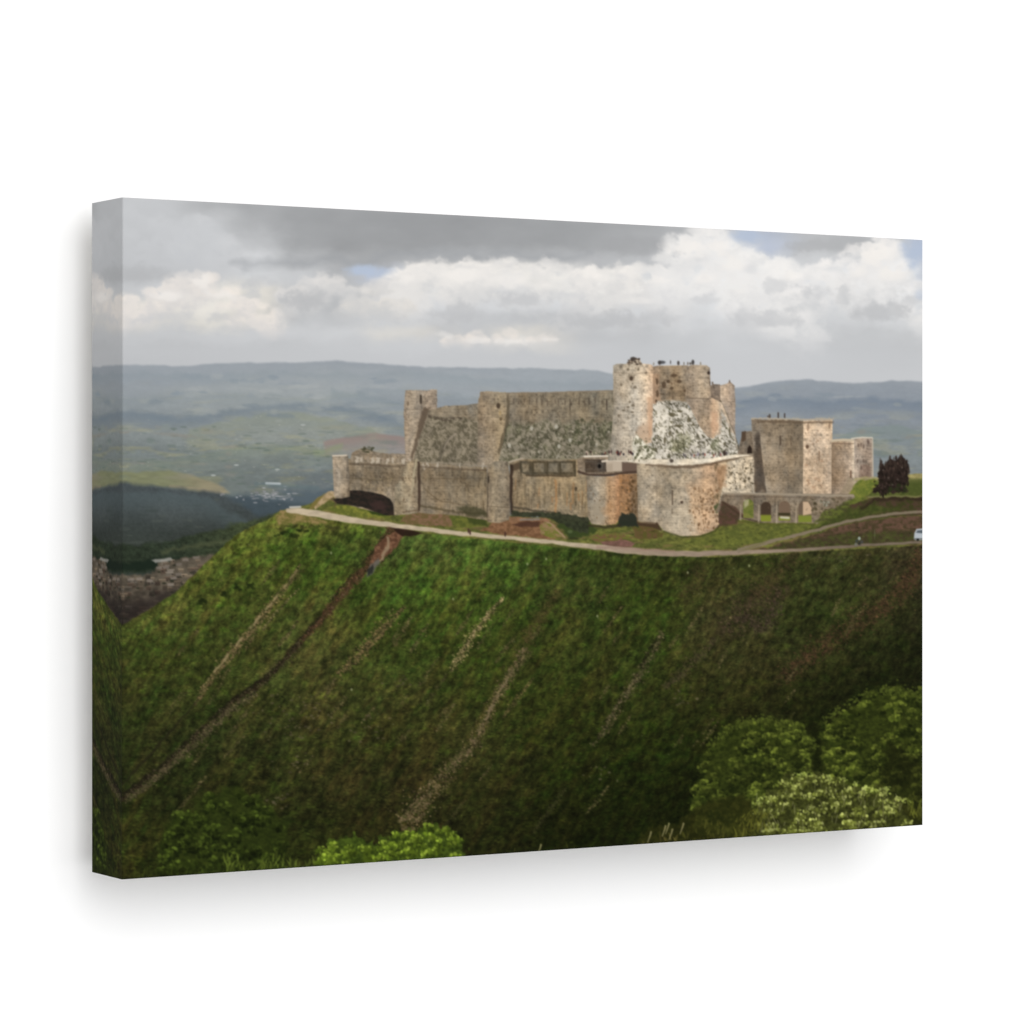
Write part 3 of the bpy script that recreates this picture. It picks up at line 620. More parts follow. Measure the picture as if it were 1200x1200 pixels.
def speck(x0, y0, x1, y1, n, c, rx=(.5, 1.2), ry=(.6, 1.6), a=.7, inside=None):
    for k in range(n):
        px, py = cr.uniform(x0, x1), cr.uniform(y0, y1)
        if inside is not None and not inside(px, py): continue
        dab(px, py, cr.uniform(*rx), cr.uniform(*ry), col(c) * cr.uniform(.8, 1.15), a * cr.uniform(.6, 1))
def people(pts):
    for (px, py, c) in pts: dab(px, py, 1., 1.9, col(c), .9)

# inner ward: low ruins behind the left wall
poly([(411, 540), (413, 530), (420, 527), (427, 524), (436, 528), (446, 531), (478, 532), (482, 545), (411, 545)], stone((128, 112, 92), 1), warp=.8, wsc=4, region=R_CASTLE)
speck(424, 524, 438, 530, 20, (66, 66, 48), (1, 2.4), (.8, 1.6))
speck(438, 531, 476, 536, 14, (168, 152, 132), (1, 3), (.6, 1))
# long inner curtain wall
poly([(497, 479), (512, 478), (522, 475.5), (548, 474.5), (561, 472), (561, 545), (480, 545), (488, 500)], stone((122, 110, 92), 2, .1), warp=.4, region=R_CASTLE)
def curt(x, y): return mixc((124, 111, 92), (118, 108, 90), ss(600, 715, x))
poly([(590, 460), (640, 459.5), (690, 458), (722, 457), (722, 545), (575, 545)], stone(curt, 3, .14), warp=.4, wsc=4, region=R_CASTLE)
line([(594, 460.5), (640, 460), (690, 458.6), (718, 457.6)], (140, 126, 108), 1.4, warp=.4, alpha=.7)
for px in range(600, 716, 7): slit(px + cr.uniform(-2, 2), 471 + cr.uniform(-2, 2), cr.uniform(3, 8), 1.1, (74, 62, 52), .6)
for px in (668, 711): slit(px, 474, 12, 1.2, (62, 52, 44), .7)
speck(600, 464, 716, 492, 46, (84, 72, 58), a=.5)
# glacis of rough stone
poly([(500, 494), (505, 488), (545, 490), (561, 494), (561, 546), (478, 546), (488, 520)], rubble((94, 87, 70), (140, 129, 110), 1, -.05, 2, 2.8), warp=1.2, wsc=5, soft=2, alpha=.92)
line([(504, 488), (520, 491), (540, 491)], (74, 64, 54), 4, warp=1.5, soft=2, alpha=.75, amod=brk(3, 931, -.5, .1))
line([(528, 512), (520, 524), (514, 540)], (76, 70, 58), 3, warp=1.5, soft=2, alpha=.6); line([(533, 508), (526, 516), (520, 526)], (164, 150, 132), 1.8, warp=1.2, soft=1.4, alpha=.6)
poly([(592, 497), (640, 494), (690, 494), (722, 497), (722, 546), (576, 546)], rubble((90, 86, 68), (142, 133, 115), 2, -.08, 2.1, 3, green=.35), warp=2.5, wsc=6, soft=4, alpha=.92)
speck(672, 492, 720, 520, 50, (70, 72, 52), (1, 2.6), (1, 2.4)); speck(600, 500, 718, 538, 46, (176, 168, 150), (.7, 1.8), (.7, 1.8)); speck(592, 500, 718, 538, 90, (70, 68, 52), (.7, 1.8), (.7, 2))
for (px, py) in [(652, 500), (655, 523), (668, 516), (597, 522), (623, 502)]: dab(px, py, 2, 2.6, col((186, 180, 164)), .8)
# north-west inner tower with its window
poly([(475, 457.5), (488, 457), (500, 457.5), (505, 456.5), (512.5, 456), (512, 479), (500, 481), (495, 492), (489, 520), (483, 545), (476, 545), (474, 512), (473, 480)],
     stone(hstops([472, 477, 484, 492, 505, 513], [(120, 106, 90), (146, 128, 108), (150, 134, 114), (138, 122, 104), (152, 134, 116), (146, 130, 114)]), 4, .06), warp=.5, wsc=4, region=R_CASTLE)
poly([(494, 482), (504, 477), (500, 490), (496, 500), (489, 520), (483, 542), (480, 540), (487, 512), (492, 494)], (92, 78, 64), warp=1, soft=2, alpha=.8)
line([(473.5, 480), (497, 480)], (112, 98, 82), 1, alpha=.5)
slit(493.2, 468, 8, 2.4, (52, 44, 36)); dab(478, 473, 1.4, 3, col((104, 90, 74)), .7); dab(498, 479, 2.4, 2, col((88, 74, 60)), .7)
# mid tower on the inner wall
poly([(560, 471), (563, 459), (572, 458.5), (583, 459.5), (592, 459), (594.5, 461), (594, 490), (590, 515), (583, 546), (559, 546), (560, 500)],
     stone(hstops([560, 566, 577, 586, 594], [(120, 106, 88), (134, 118, 98), (142, 126, 104), (150, 132, 104), (140, 124, 100)]), 5, .07), warp=.5, wsc=4, region=R_CASTLE)
poly([(594, 462), (597, 470), (596, 495), (590, 518), (585, 535), (583, 530), (590, 505), (593, 485)], (84, 74, 58), warp=.8, soft=1.8, alpha=.7)
dab(584, 475.5, 2.4, 3.4, col((66, 54, 42)), .9); dab(587, 491, 1.8, 2, col((88, 72, 50)), .7); dab(586, 484, 1.3, 3, col((164, 140, 96)), .6)
speck(562, 463, 592, 540, 26, (100, 86, 66), a=.5)

# ---- outer ward wall (left to right)
outer_top = [(408, 537.5), (430, 539), (463, 541), (490, 541), (510, 543), (540, 546), (571, 547)]
poly(outer_top + [(571, 610), (536, 604), (490, 601), (462, 604), (440, 600), (400, 590), (392, 584), (408, 582)],
     stone(lambda x, y: mixc((128, 112, 90), (122, 106, 82), ss(490, 560, x)) * (1 - .12 * ss(545, 556, y) + .12 * ss(560, 575, y))[..., None], 6, .13), warp=.4, region=R_CASTLE)
# merlons catching light
for k, px in enumerate([413, 418, 424, 431, 437, 443, 449, 454, 460, 467, 473, 480]):
    poly([(px - 1.6, 541 + k * .2), (px - 1.8, 534.5 + k * .35 + cr.uniform(-1, 1)), (px + 1.8, 534.5 + k * .35), (px + 1.7, 541.5 + k * .2 + cr.uniform(0, 2))], (190, 177, 158) if k % 3 else (152, 137, 118), soft=1.8, warp=1.6, wsc=3, seed=k, alpha=.85)
for k, px in enumerate(np.arange(496, 572, 5.4)):
    poly([(px - 1.3, 549), (px - 1.5, 541.5 + cr.uniform(0, 2)), (px + 1.3, 541.5), (px + 1.2, 547 + cr.uniform(0, 4))], (188, 176, 158) if cr.rand() < .6 else (142, 128, 109), soft=1.8, warp=1.6, wsc=3, seed=k, alpha=.85)
line([(494, 542), (530, 543), (571, 546)], (150, 138, 120), 1.8, warp=.8, alpha=.55)
line([(410, 543.5), (462, 546), (494, 547), (540, 550), (571, 551)], (80, 66, 52), 2.2, warp=.8, soft=1.8, alpha=.55)
# low arch in deep shade
poly([(409.5, 574.5), (414, 574.5), (424, 575), (437, 577), (449, 580), (457, 584.5), (461, 591), (462, 604), (452, 604), (440, 600), (424, 594), (408, 592), (394, 590), (390, 585), (400, 583)],
     tex((52, 42, 36), (36, 33, 29), 941), warp=.25, soft=1.3)
poly([(432, 588), (446, 586), (455, 592), (450, 598), (436, 596)], (66, 48, 44), warp=2, soft=4, alpha=.7)
# far-left corner turret
poly([(389.5, 534.5), (398, 533.5), (408, 534), (409.5, 560), (410, 582), (400, 584), (391.5, 583), (390.5, 560)],
     stone(hstops([390, 397, 405, 410], [(146, 130, 112), (152, 138, 120), (138, 122, 102), (96, 82, 66)]), 7, .06), region=R_CASTLE)
line([(390, 534.2), (406, 533.6)], (206, 192, 172), 1.8)
line([(388.5, 584), (394, 590), (392, 594)], (96, 78, 58), 1.6, alpha=.6)
# buttress tower at x 463-490
poly([(463, 570), (470, 562), (478, 541), (489, 538), (490, 570), (491, 600), (478, 603), (462, 603)], stone(hstops([463, 472, 482, 489, 491], [(126, 112, 88), (136, 122, 98), (146, 130, 106), (128, 112, 90), (80, 66, 52)]), 8, .07), soft=1.4, region=R_CASTLE)
line([(488.5, 539), (486, 552), (484, 568), (480, 584), (478, 600)], (178, 166, 136), [2.2, 2.2, 1.6, 1.2, .8], warp=.6, soft=1.4, alpha=.75)
line([(490.5, 542), (491, 560), (491.5, 582), (491, 598)], (64, 50, 40), [2, 3.2, 3.4, 2], warp=.5, soft=1.6, alpha=.85)
line([(472, 600), (490, 598)], (88, 70, 52), 1.6, alpha=.6)
speck(466, 552, 486, 598, 18, (92, 76, 58), a=.6); slit(472, 561, 2, 3, (88, 72, 56), .7); slit(487, 562, 6, 2, (84, 70, 56), .6)
# stains on curtain 490-571
line([(412, 560), (440, 563), (462, 560)], (96, 84, 64), 1.6, warp=.8, alpha=.5)
for (a_, b_, c_, d_) in [(500, 560, 545, 562), (545, 574, 552, 578), (508, 585, 545, 592), (498, 572, 512, 586)]:
    line([(a_, b_), (c_, d_)], (90, 76, 56), 1.2, warp=1.2, soft=1.4, alpha=.6)
for k in range(34):
    px, py = cr.uniform(494, 570), cr.uniform(552, 590); L = cr.uniform(4, 14)
    line([(px, py), (px + cr.uniform(-1, 1), py + L)], (92, 78, 58) if cr.rand() < .55 else (156, 140, 112), cr.uniform(.6, 1.4), soft=1.3, alpha=.5)
line([(492, 592), (520, 598), (545, 601), (570, 602)], (78, 68, 48), 2.4, warp=1, soft=1.8, alpha=.7)
poly([(535, 594), (555, 593), (570, 598), (571, 606), (545, 604)], (62, 60, 40), warp=2, soft=3, alpha=.7)
speck(412, 548, 462, 574, 40, (92, 78, 60), a=.55); speck(412, 560, 462, 575, 16, (170, 150, 108), a=.5)
# buttress 571-597
poly([(571, 547), (578, 541), (586, 540), (595, 541), (598, 560), (598, 600), (597, 609), (585, 613), (571, 612)], stone(hstops([571, 578, 590, 598], [(112, 98, 80), (134, 120, 98), (128, 114, 94), (110, 96, 78)]), 9, .09), region=R_CASTLE)
line([(572, 555), (571.5, 580), (571, 605)], (74, 62, 48), 1.4, alpha=.6); line([(571, 593), (597, 595)], (86, 74, 58), 1.1, alpha=.6)
slit(572.5, 562, 6, 2, (50, 42, 34), .8)
# curtain 598-690
poly([(597, 541), (612, 538), (640, 539), (675, 538), (690, 540), (690, 612), (650, 606), (600, 603)], stone(lambda x, y: mixc((126, 110, 86), (136, 118, 90), ss(610, 680, x)), 10, .16), region=R_CASTLE)
line([(597, 541.5), (605, 539), (614, 537)], (172, 158, 138), 2, soft=1.2); line([(614, 537.2), (650, 538.4), (680, 538)], (140, 130, 108), 1.6, warp=.4, alpha=.8)
poly([(598, 545), (611, 541), (611, 549), (600, 552)], (78, 64, 50), warp=.8, soft=1.6, alpha=.85)
poly([(609, 540), (674, 540.5), (675, 557), (618, 557), (609, 553)], stone((74, 66, 50), 45), warp=.8, soft=1.6, alpha=.9)
for (a_, b_) in [(611, 621), (625, 638), (642, 654), (657, 672)]:
    poly([(a_ + 1, 543), (b_ - 1, 543.3), (b_ - 1, 553.5), (a_ + 1, 553)], stone((118, 106, 86), 11), soft=2, warp=.8, alpha=.85)
    line([(a_ - .5, 541), (a_ - .5, 557)], (66, 58, 42), 1.2, alpha=.7)
line([(617, 557.5), (674, 558)], (68, 56, 42), 2, warp=.7, alpha=.7); line([(674, 541), (674, 558)], (72, 64, 48), 1.5, alpha=.7)
line([(599.5, 546), (599, 575), (599.5, 602)], (52, 40, 32), [3.6, 3.6, 2.4], warp=.5, soft=1.6, alpha=.88)
for k in range(60):
    px, py = cr.uniform(602, 690), cr.uniform(560, 592); L = cr.uniform(4, 16)
    c_ = [(92, 78, 58), (164, 146, 114), (156, 108, 66), (104, 92, 70)][cr.randint(4)]
    line([(px, py), (px + cr.uniform(-1, 1), min(py + L, 602))], c_, cr.uniform(.6, 1.8), soft=1.4, alpha=.5)
line([(651, 563), (652, 580), (651, 602)], (172, 120, 72), 2.4, warp=1, soft=2, alpha=.6); line([(672, 566), (671, 590)], (160, 118, 76), 2.4, warp=1, soft=2, alpha=.5)
dab(675, 573, 1.6, 2.6, col((62, 52, 40)), .8); dab(675, 590, 1.2, 3, col((84, 72, 54)), .6)
line([(600, 594), (625, 598), (650, 600)], (58, 52, 42), 2, warp=1, alpha=.7, soft=1.6)
poly([(600, 599), (640, 600), (664, 602), (690, 607), (690, 626), (672, 622), (655, 612), (640, 607), (600, 605)], tex((44, 46, 34), (58, 62, 44), 943), warp=1.5, wsc=5, soft=1.8, alpha=.95)
poly([(597, 605), (612, 606), (640, 608), (655, 614), (645, 611), (612, 610), (597, 612)], tex((150, 112, 84), (122, 92, 68), 945), warp=1, soft=1.6)
line([(610, 609), (632, 608.5)], (128, 122, 114), 2, warp=.5, alpha=.8)
dab(671, 626, 5, 4, col((54, 66, 36)), .9); dab(668, 623, 3, 2, col((88, 104, 66)), .7); dab(672, 631, 6, 1.6, col((40, 44, 26)), .7)
# terrace with paired round turret 683-747
poly([(676, 538), (686, 535), (730, 534), (750, 537), (750, 556), (678, 556)], stone((122, 106, 88), 12), region=R_CASTLE)
poly([(685, 538), (710, 538.5), (711, 553), (686, 554)], stone((72, 62, 54), 13), soft=1.2)
poly([(700, 542.5), (707, 542.5), (707, 549.5), (700, 549.5)], (84, 78, 70), soft=1.2); dab(702.5, 546.3, 2, 2.6, col((20, 16, 14)), 1)
line([(685, 541), (698, 541), (698, 550), (685, 550)], (92, 84, 74), .9, alpha=.7)
poly([(710, 540), (728.5, 539), (729, 552), (711, 553)], (186, 170, 150), soft=1.2)
poly([(711, 544), (718, 543), (718, 552), (711, 552)], (166, 150, 130), soft=2, alpha=.7)
poly([(729, 542), (747, 543), (747, 554), (729, 553)], (104, 86, 74), soft=1.3, warp=.3)
line([(685, 535), (705, 534.5), (726, 534), (748, 535.5)], (224, 212, 194), 2, soft=1.1)
line([(706, 541), (716, 539.4), (740, 540), (760, 542)], (214, 200, 180), 2.4, warp=.5, soft=1.1)
line([(678, 553), (690, 556.5), (712, 557), (730, 554.5), (747, 553)], (70, 54, 44), 2.8, warp=.4, soft=1.3, alpha=.9)
poly([(687, 557), (700, 558.5), (718, 558), (725, 556), (726, 580), (727, 606), (722, 614), (708, 616), (693, 614), (689, 606)],
     stone(hstops([687, 692, 700, 708, 714, 719, 725, 727], [(112, 100, 84), (134, 122, 104), (144, 131, 112), (148, 131, 108), (162, 126, 90), (176, 136, 98), (166, 118, 78), (124, 84, 54)]), 14, .1), region=R_CASTLE)
poly([(694, 590), (702, 586), (707, 596), (706, 613), (694, 612)], (158, 144, 122), warp=2, soft=4, alpha=.7)
poly([(704, 596), (714, 590), (722, 592), (716, 602), (708, 604)], (176, 130, 86), warp=3, soft=5, alpha=.4)
speck(690, 560, 724, 612, 26, (104, 80, 56), a=.6)
poly([(725, 556), (747, 555), (748, 612), (726, 610)], stone(lambda x, y: mixc((148, 106, 68), (112, 88, 60), ss(736, 746, x) * .7 + .3 * ss(560, 600, y)), 15, .18), region=R_CASTLE)
speck(734, 558, 747, 600, 40, (82, 62, 38), (.8, 2), (1, 2.6), .6); speck(727, 560, 740, 596, 20, (186, 128, 74), a=.5)
poly([(728, 600), (736, 603), (741, 601), (746, 606), (748, 618), (728, 618), (722, 616)], (40, 44, 36), warp=1.5, soft=1.8, alpha=.95)
line([(690, 616), (710, 618), (726, 616)], (54, 46, 34), 3, warp=1.2, soft=1.8, alpha=.8)
# ---- keep: great round tower and its neighbours
poly([(763, 430), (770, 428.5), (806, 428), (806, 480), (764, 480)], stone(lambda x, y: mixc((166, 138, 112), (132, 114, 92), ss(764, 778, x)), 16, .08, blot=.16), region=R_KEEP)
poly([(764, 440), (772, 438), (774, 468), (765, 476)], (176, 142, 112), warp=1.5, soft=3, alpha=.6)
for (px, py, rx, ry) in [(778, 451, 2.6, 4), (770.5, 461.5, 1.6, 4), (790, 440, 4, 2), (796, 447, 3, 2), (804, 458, 3, 2), (783, 447, 2, 2), (770, 447, 1.4, 4), (787, 455, 2, 2), (769, 470, 1.5, 2)]:
    dab(px, py, rx, ry, col((70, 54, 40)), .72)
speck(768, 432, 804, 468, 46, (104, 84, 64), a=.6)
# far right inner tower
poly([(832, 452), (836, 450), (844, 450.5), (846, 462), (846, 475), (832, 470)], stone((120, 102, 86), 17), region=R_KEEP)
poly([(844, 452), (848, 450.5), (853, 449), (855, 446.5), (857.5, 449), (861, 452), (862, 475), (861.5, 500), (862, 512), (852, 500), (844, 478)],
     stone(hstops([843, 848, 855, 862], [(172, 152, 132), (164, 144, 124), (158, 138, 120), (146, 128, 112)]), 18, .06), region=R_KEEP, warp=.4)
poly([(840, 472), (846, 472), (852, 488), (860, 510), (866, 532), (862, 535), (843, 534)], rubble((136, 126, 108), (226, 216, 196), 4, -.4, 2.4, 2.2), region=R_KEEP)
line([(844, 470), (851, 486), (858, 502), (863, 518), (867, 531)], (78, 70, 54), 1.8, warp=.4, alpha=.85)
# white rock apron
poly([(838, 468), (846, 472), (862, 512), (866, 534), (838, 534)], stone((176, 156, 134), 40), region=R_KEEP)
ROCK = [(764, 476), (770, 470), (804, 471), (812, 482), (820, 498), (830, 510), (844, 508), (846, 478), (852, 492), (860, 512), (866, 532), (866, 540), (744, 541), (740, 525), (741, 511), (748, 510), (762, 520)]
poly(ROCK, lambda x, y: rubble((104, 98, 82), (220, 211, 195), 5, -.26, 2.3, 2.6)(x, y) * (.96 + .1 * fbm(x / 14, y / 12, 77, 3))[..., None], warp=2, wsc=5, soft=2.5, region=R_ROCK)
poly([(792, 512), (800, 508), (812, 512), (812, 522), (800, 528), (790, 530), (786, 524)], rubble((76, 76, 50), (168, 162, 130), 6, -.1), warp=5, wsc=5, soft=6, alpha=.7)
poly([(833, 516), (842, 516), (846, 528), (838, 532), (832, 526)], rubble((76, 78, 54), (140, 138, 112), 61, 0), warp=3, wsc=4, soft=4, alpha=.75)
poly([(744, 518), (756, 522), (766, 532), (762, 540), (748, 536)], rubble((84, 84, 58), (196, 190, 164), 7, 0), warp=1.5, soft=2.5, alpha=.8)
ri = np.array(ROCK)
for k in range(520):
    px, py = cr.uniform(742, 866), cr.uniform(472, 540)
    if not (sdist(np.array([px]), np.array([py]), ROCK)[0] < -1): continue
    dk = cr.rand() < .6
    th = cr.uniform(.5, 1.3)
    L = cr.uniform(1, 3.2)
    line([(px, py), (px + L * math.cos(th), py + L * math.sin(th))], tuple(np.array((72, 68, 48)) * cr.uniform(.7, 1.4)) if dk else (230, 223, 208), cr.uniform(.7, 1.6), soft=1.1, alpha=.72)
for (px, py, rx, ry) in [(788, 486, 4, 2.4), (795, 499, 5, 1.5), (807, 492, 1.6, 3), (797, 482, 3, 1.2), (769, 484, 1, 3), (769, 498, 1.2, 2), (812, 498, 3, 1), (779, 516, 1.5, 4), (842, 486, 1.6, 2), (855, 505, 1, 5), (849, 520, 1.4, 2), (785, 508, 2, 2)]:
    dab(px, py, rx, ry, col((88, 80, 58)), .8)
poly([(766, 474), (782, 474), (784, 500), (774, 512), (768, 500)], (236, 226, 206), warp=2, soft=5, alpha=.35)
# tower T2 (upper drum, lower battered half)
poly([(802, 466), (834, 466), (842, 470), (843, 488), (842, 506), (836, 514), (829, 512), (820, 500), (810, 480)],
     stone(hstops([802, 812, 824, 831, 836, 843], [(132, 116, 98), (142, 124, 106), (150, 132, 112), (158, 136, 114), (192, 160, 130), (208, 180, 150)]), 19, .07), region=R_KEEP)
poly([(805, 429), (812, 427.5), (828, 428), (832, 431), (833, 467), (803, 467)],
     stone(hstops([804, 810, 820, 828, 833], [(136, 118, 98), (148, 130, 110), (164, 146, 124), (168, 150, 128), (140, 122, 104)]), 20, .07), region=R_KEEP)
line([(803, 466.5), (833, 467)], (112, 96, 80), 1.4, alpha=.65); line([(805, 443), (832, 444)], (130, 114, 96), 1, alpha=.4)
dab(830.5, 437, 1.8, 2.2, col((52, 42, 36)), .9); dab(832, 449, 1, 3, col((90, 76, 62)), .6)
poly([(833, 484), (841, 482), (842, 504), (834, 510)], (194, 154, 122), warp=1.5, soft=3, alpha=.6)
speck(806, 430, 830, 510, 34, (108, 92, 74), a=.5)
# T1
poly([(718.5, 428), (722, 426.5), (734, 426), (738, 421.5), (744, 419.5), (750, 422), (753, 426), (762, 427), (765, 428.5), (765, 460), (765, 490), (763, 518), (752, 522), (742, 512), (741, 540), (712, 540), (716, 515), (719, 480), (718.5, 450)],
     stone(hstops([713, 719, 726, 738, 748, 756, 762, 765], [(126, 117, 103), (146, 136, 121), (156, 145, 130), (170, 159, 143), (182, 169, 151), (194, 174, 150), (200, 170, 140), (190, 158, 128)]), 21, .07), warp=.4, region=R_KEEP)
poly([(748, 500), (760, 494), (764, 500), (763, 519), (756, 520), (744, 512)], (192, 162, 134), warp=1.5, soft=4, alpha=.65)
poly([(758, 466), (764, 464), (764, 510), (760, 512)], (202, 162, 128), warp=1, soft=3, alpha=.6)
speck(735, 420, 751, 427, 30, (78, 64, 54), (.8, 1.8), (.8, 1.6), .8)
dab(739.8, 443.5, 2.2, 2.6, col((52, 40, 32)), .9); dab(740, 443, 4, 4, col((100, 84, 68)), .35)
for (px, py) in [(738, 471), (736, 477), (742, 475), (731, 481), (725, 487), (736, 433), (728, 451), (748, 433), (757, 437), (744, 454), (741, 483)]:
    dab(px, py, cr.uniform(1.2, 2.2), cr.uniform(1, 2), col((92, 80, 64)), .65)
speck(720, 430, 762, 525, 60, (112, 98, 80), a=.5)
line([(719, 437), (735, 438), (764, 437)], (120, 104, 88), 1, warp=.6, alpha=.4)
poly([(741, 515), (746, 509), (752, 514), (760, 522), (768, 530), (764, 541), (742, 541)], rubble((116, 110, 88), (228, 220, 200), 8, -.25), warp=1.2, soft=1.6, region=R_ROCK)
speck(744, 514, 766, 539, 34, (84, 84, 58), (.8, 1.8), (.8, 2.2), .75)
# people on the roofs and terrace
for (px, py, rx, ry, c_) in [(775.5, 424.6, 4.4, 2, (78, 78, 80)), (773, 425, 2, 2.6, (66, 62, 60)), (785.8, 424.5, .9, 2.4, (110, 106, 104)), (795, 425.4, 1.6, 2.6, (72, 66, 62)), (801.5, 426, .8, 2, (130, 122, 112)), (806, 426, 1, 2, (120, 110, 100)), (812, 424.6, 1.8, 3, (62, 58, 56)), (809, 426, 1.4, 1.6, (100, 92, 84)), (821, 426, 1, 2, (150, 140, 126)), (766, 426.5, 1, 2, (150, 142, 132)), (742, 420.5, 3.4, 2.4, (70, 62, 56)), (835, 449, 1, 2, (110, 96, 84)), (855, 447, .8, 2, (110, 96, 84))]:
    dab(px, py, rx, ry, col(c_), .9)
for k in range(26):
    px = cr.uniform(684, 742); dab(px, 531 + cr.uniform(-2, 1.5), cr.uniform(.7, 1.3), cr.uniform(1.2, 2.4), col([(58, 36, 34), (112, 58, 48), (190, 170, 150), (44, 40, 46), (70, 52, 50)][cr.randint(5)]), .8)
for k in range(16):
    px = cr.uniform(800, 856); dab(px, 533 + cr.uniform(-2, 1.5), .9, 1.8, col([(88, 62, 58), (150, 74, 62), (150, 140, 150), (60, 54, 62), (120, 110, 120)][cr.randint(5)]), .7)
dab(849, 531, 2, 3, col((56, 44, 40)), .9)
# ---- big outer round tower
TOPC = [(746, 542), (765, 545), (790, 547), (812, 546), (832, 543), (845, 539), (860, 536), (884, 533.5)]
poly([(746, 541), (790, 545), (832, 542), (852, 538), (884, 533), (885, 577), (850, 579), (846, 590), (842, 600), (842, 615), (836, 622), (822, 627), (805, 628.5), (790, 627), (778, 622), (770, 613), (748, 611)],
     stone(hstops([746, 752, 768, 772, 790, 806, 816, 828, 838, 846, 858, 884], [(132, 118, 98), (150, 136, 116), (154, 140, 120), (142, 128, 108), (152, 137, 115), (162, 146, 124), (168, 144, 116), (172, 140, 110), (172, 138, 106), (166, 142, 112), (178, 164, 138), (182, 166, 142)]), 22, .09, blot=.13), region=R_CASTLE)
poly([(806, 566), (836, 560), (842, 590), (841, 612), (826, 624), (812, 622), (808, 596)], stone((184, 150, 116), 24, .12, .2, .2), warp=3, wsc=8, soft=5, alpha=.65)
poly([(778, 600), (800, 592), (814, 604), (818, 626), (792, 627), (776, 620)], stone((172, 158, 136), 25), warp=2, soft=6, alpha=.65)
speck(808, 572, 842, 622, 90, (112, 84, 58), (.6, 1.6), (.7, 2), .65); speck(806, 575, 842, 620, 40, (208, 174, 134), a=.6)
speck(838, 540, 850, 600, 34, (92, 78, 54), (.8, 2), (1, 3), .6)
slit(788, 583, 16, 1.4, (72, 58, 46), .85); dab(799, 588.5, 1.8, 1.8, col((66, 50, 40)), .85); slit(787.5, 599, 5, 1.2, (80, 66, 52), .6)
line([(768, 549), (770, 580), (769, 612)], (130, 116, 98), 1.2, warp=.5, soft=2, alpha=.4)
# rocky white wall right of it
poly([(852, 541), (884, 535), (885, 577), (858, 578), (852, 592), (845, 602), (843, 590), (848, 566)], stone((184, 168, 144), 62, .06, .2, .12, .5), warp=1, soft=1.6, region=R_CASTLE)
speck(853, 545, 883, 575, 40, (92, 80, 60), (.7, 1.6), (.8, 2.2), .75)
poly([(840, 548), (852, 545), (850, 570), (842, 575)], (164, 124, 90), warp=2, soft=4, alpha=.6)
speck(838, 590, 850, 602, 16, (78, 84, 54), (1, 2), (1, 2), .7)
# cornice shade and lit slab
poly([(735, 538), (770, 538), (800, 538), (835, 537), (858, 533), (884, 530), (884, 534), (860, 536.5), (832, 543), (800, 546), (765, 545), (735, 541)], stone((212, 200, 180), 26, .03, .08, .1, .1), soft=1.2)
line([(757, 544), (790, 547.3), (815, 546.5), (836, 543), (852, 539.5), (866, 537)], (92, 74, 58), [2, 3.2, 3.6, 3.4, 2.8, 1.6], warp=.7, wsc=4, soft=2.2, alpha=.72)
line([(866, 536), (884, 534)], (112, 92, 72), 1.4, alpha=.6)
dab(787, 540, 2.4, 2.2, col((60, 50, 44)), .85); speck(736, 536, 760, 541, 12, (120, 112, 88), a=.6)
poly([(746, 612), (770, 612), (776, 622), (764, 618), (748, 616)], (70, 52, 40), warp=.6, soft=1.4, alpha=.9)
line([(750, 612), (768, 613.5)], (150, 130, 108), 1.2, alpha=.6)
line([(778, 623), (800, 629.5), (820, 628.5), (838, 622), (843, 615)], (66, 68, 34), 1.8, warp=.6, soft=1.5, alpha=.7)

# ---- gate house link, square tower and the far towers
poly([(864, 532), (868, 515), (870, 506), (880, 505), (886, 510), (898, 577), (884, 577), (884, 534)], stone((116, 100, 82), 27), region=R_CASTLE)
poly([(869, 506), (874, 505), (874, 516), (869, 518)], (84, 68, 54), soft=1.3)
poly([(875.5, 532), (876, 525), (878.5, 521.5), (881, 525), (881.5, 532)], (44, 34, 28), soft=1.2)
line([(864, 533), (884, 532)], (168, 154, 132), 1.4, alpha=.8)
poly([(880.5, 491), (892, 491), (892, 500), (898, 582), (888, 582), (884, 540), (881, 505)], stone((126, 112, 96), 28), region=R_SQTOWER)
poly([(884, 512), (889, 505), (894, 535), (899, 577), (886, 577), (884, 545)], stone((70, 58, 48), 52), warp=2.5, wsc=7, soft=3.5, alpha=.8)
poly([(889, 492), (915, 491), (942.5, 493), (942, 582), (899, 582), (893, 535)], stone(lambda x, y: mixc((138, 122, 102), (122, 107, 88), ss(895, 940, x)), 29, .06, .1, .13), region=R_SQTOWER)
poly([(941.5, 493), (960, 492), (975.5, 492), (975, 583), (941, 583)], stone(lambda x, y: mixc((204, 178, 150), (190, 164, 136), ss(942, 975, x)) * (1 - .1 * ss(505, 560, y))[..., None], 30, .1, .13, .12), region=R_SQTOWER)
line([(881, 490.8), (900, 490.4), (915, 491.2), (942, 491.7), (958, 491), (976, 490.8)], (184, 168, 144), 1.8, warp=.8, wsc=3, soft=1.4, alpha=.85)
line([(889, 494), (920, 494), (942, 495.5), (976, 494.5)], (92, 76, 60), 2.6, warp=.8, wsc=3, soft=2, alpha=.65)
line([(883, 494), (890, 493)], (112, 98, 84), 2, alpha=.5)
slit(914.5, 516, 10, 1.5, (70, 56, 46), .8); slit(927, 518, 8, 1.2, (90, 76, 62), .6); dab(946, 523.5, 2, 2.4, col((88, 66, 50)), .85)
slit(960, 534, 10, 1.4, (112, 84, 64), .6); dab(947, 500, 1.5, 5, col((132, 108, 88)), .6); dab(972, 499, 1.5, 3, col((132, 108, 88)), .6)
for (px, py) in [(960, 563), (956, 561), (947, 563), (948, 567), (953, 571), (945, 545), (963, 540)]: dab(px, py, 2.2, 1.8, col((150, 112, 84)), .35)
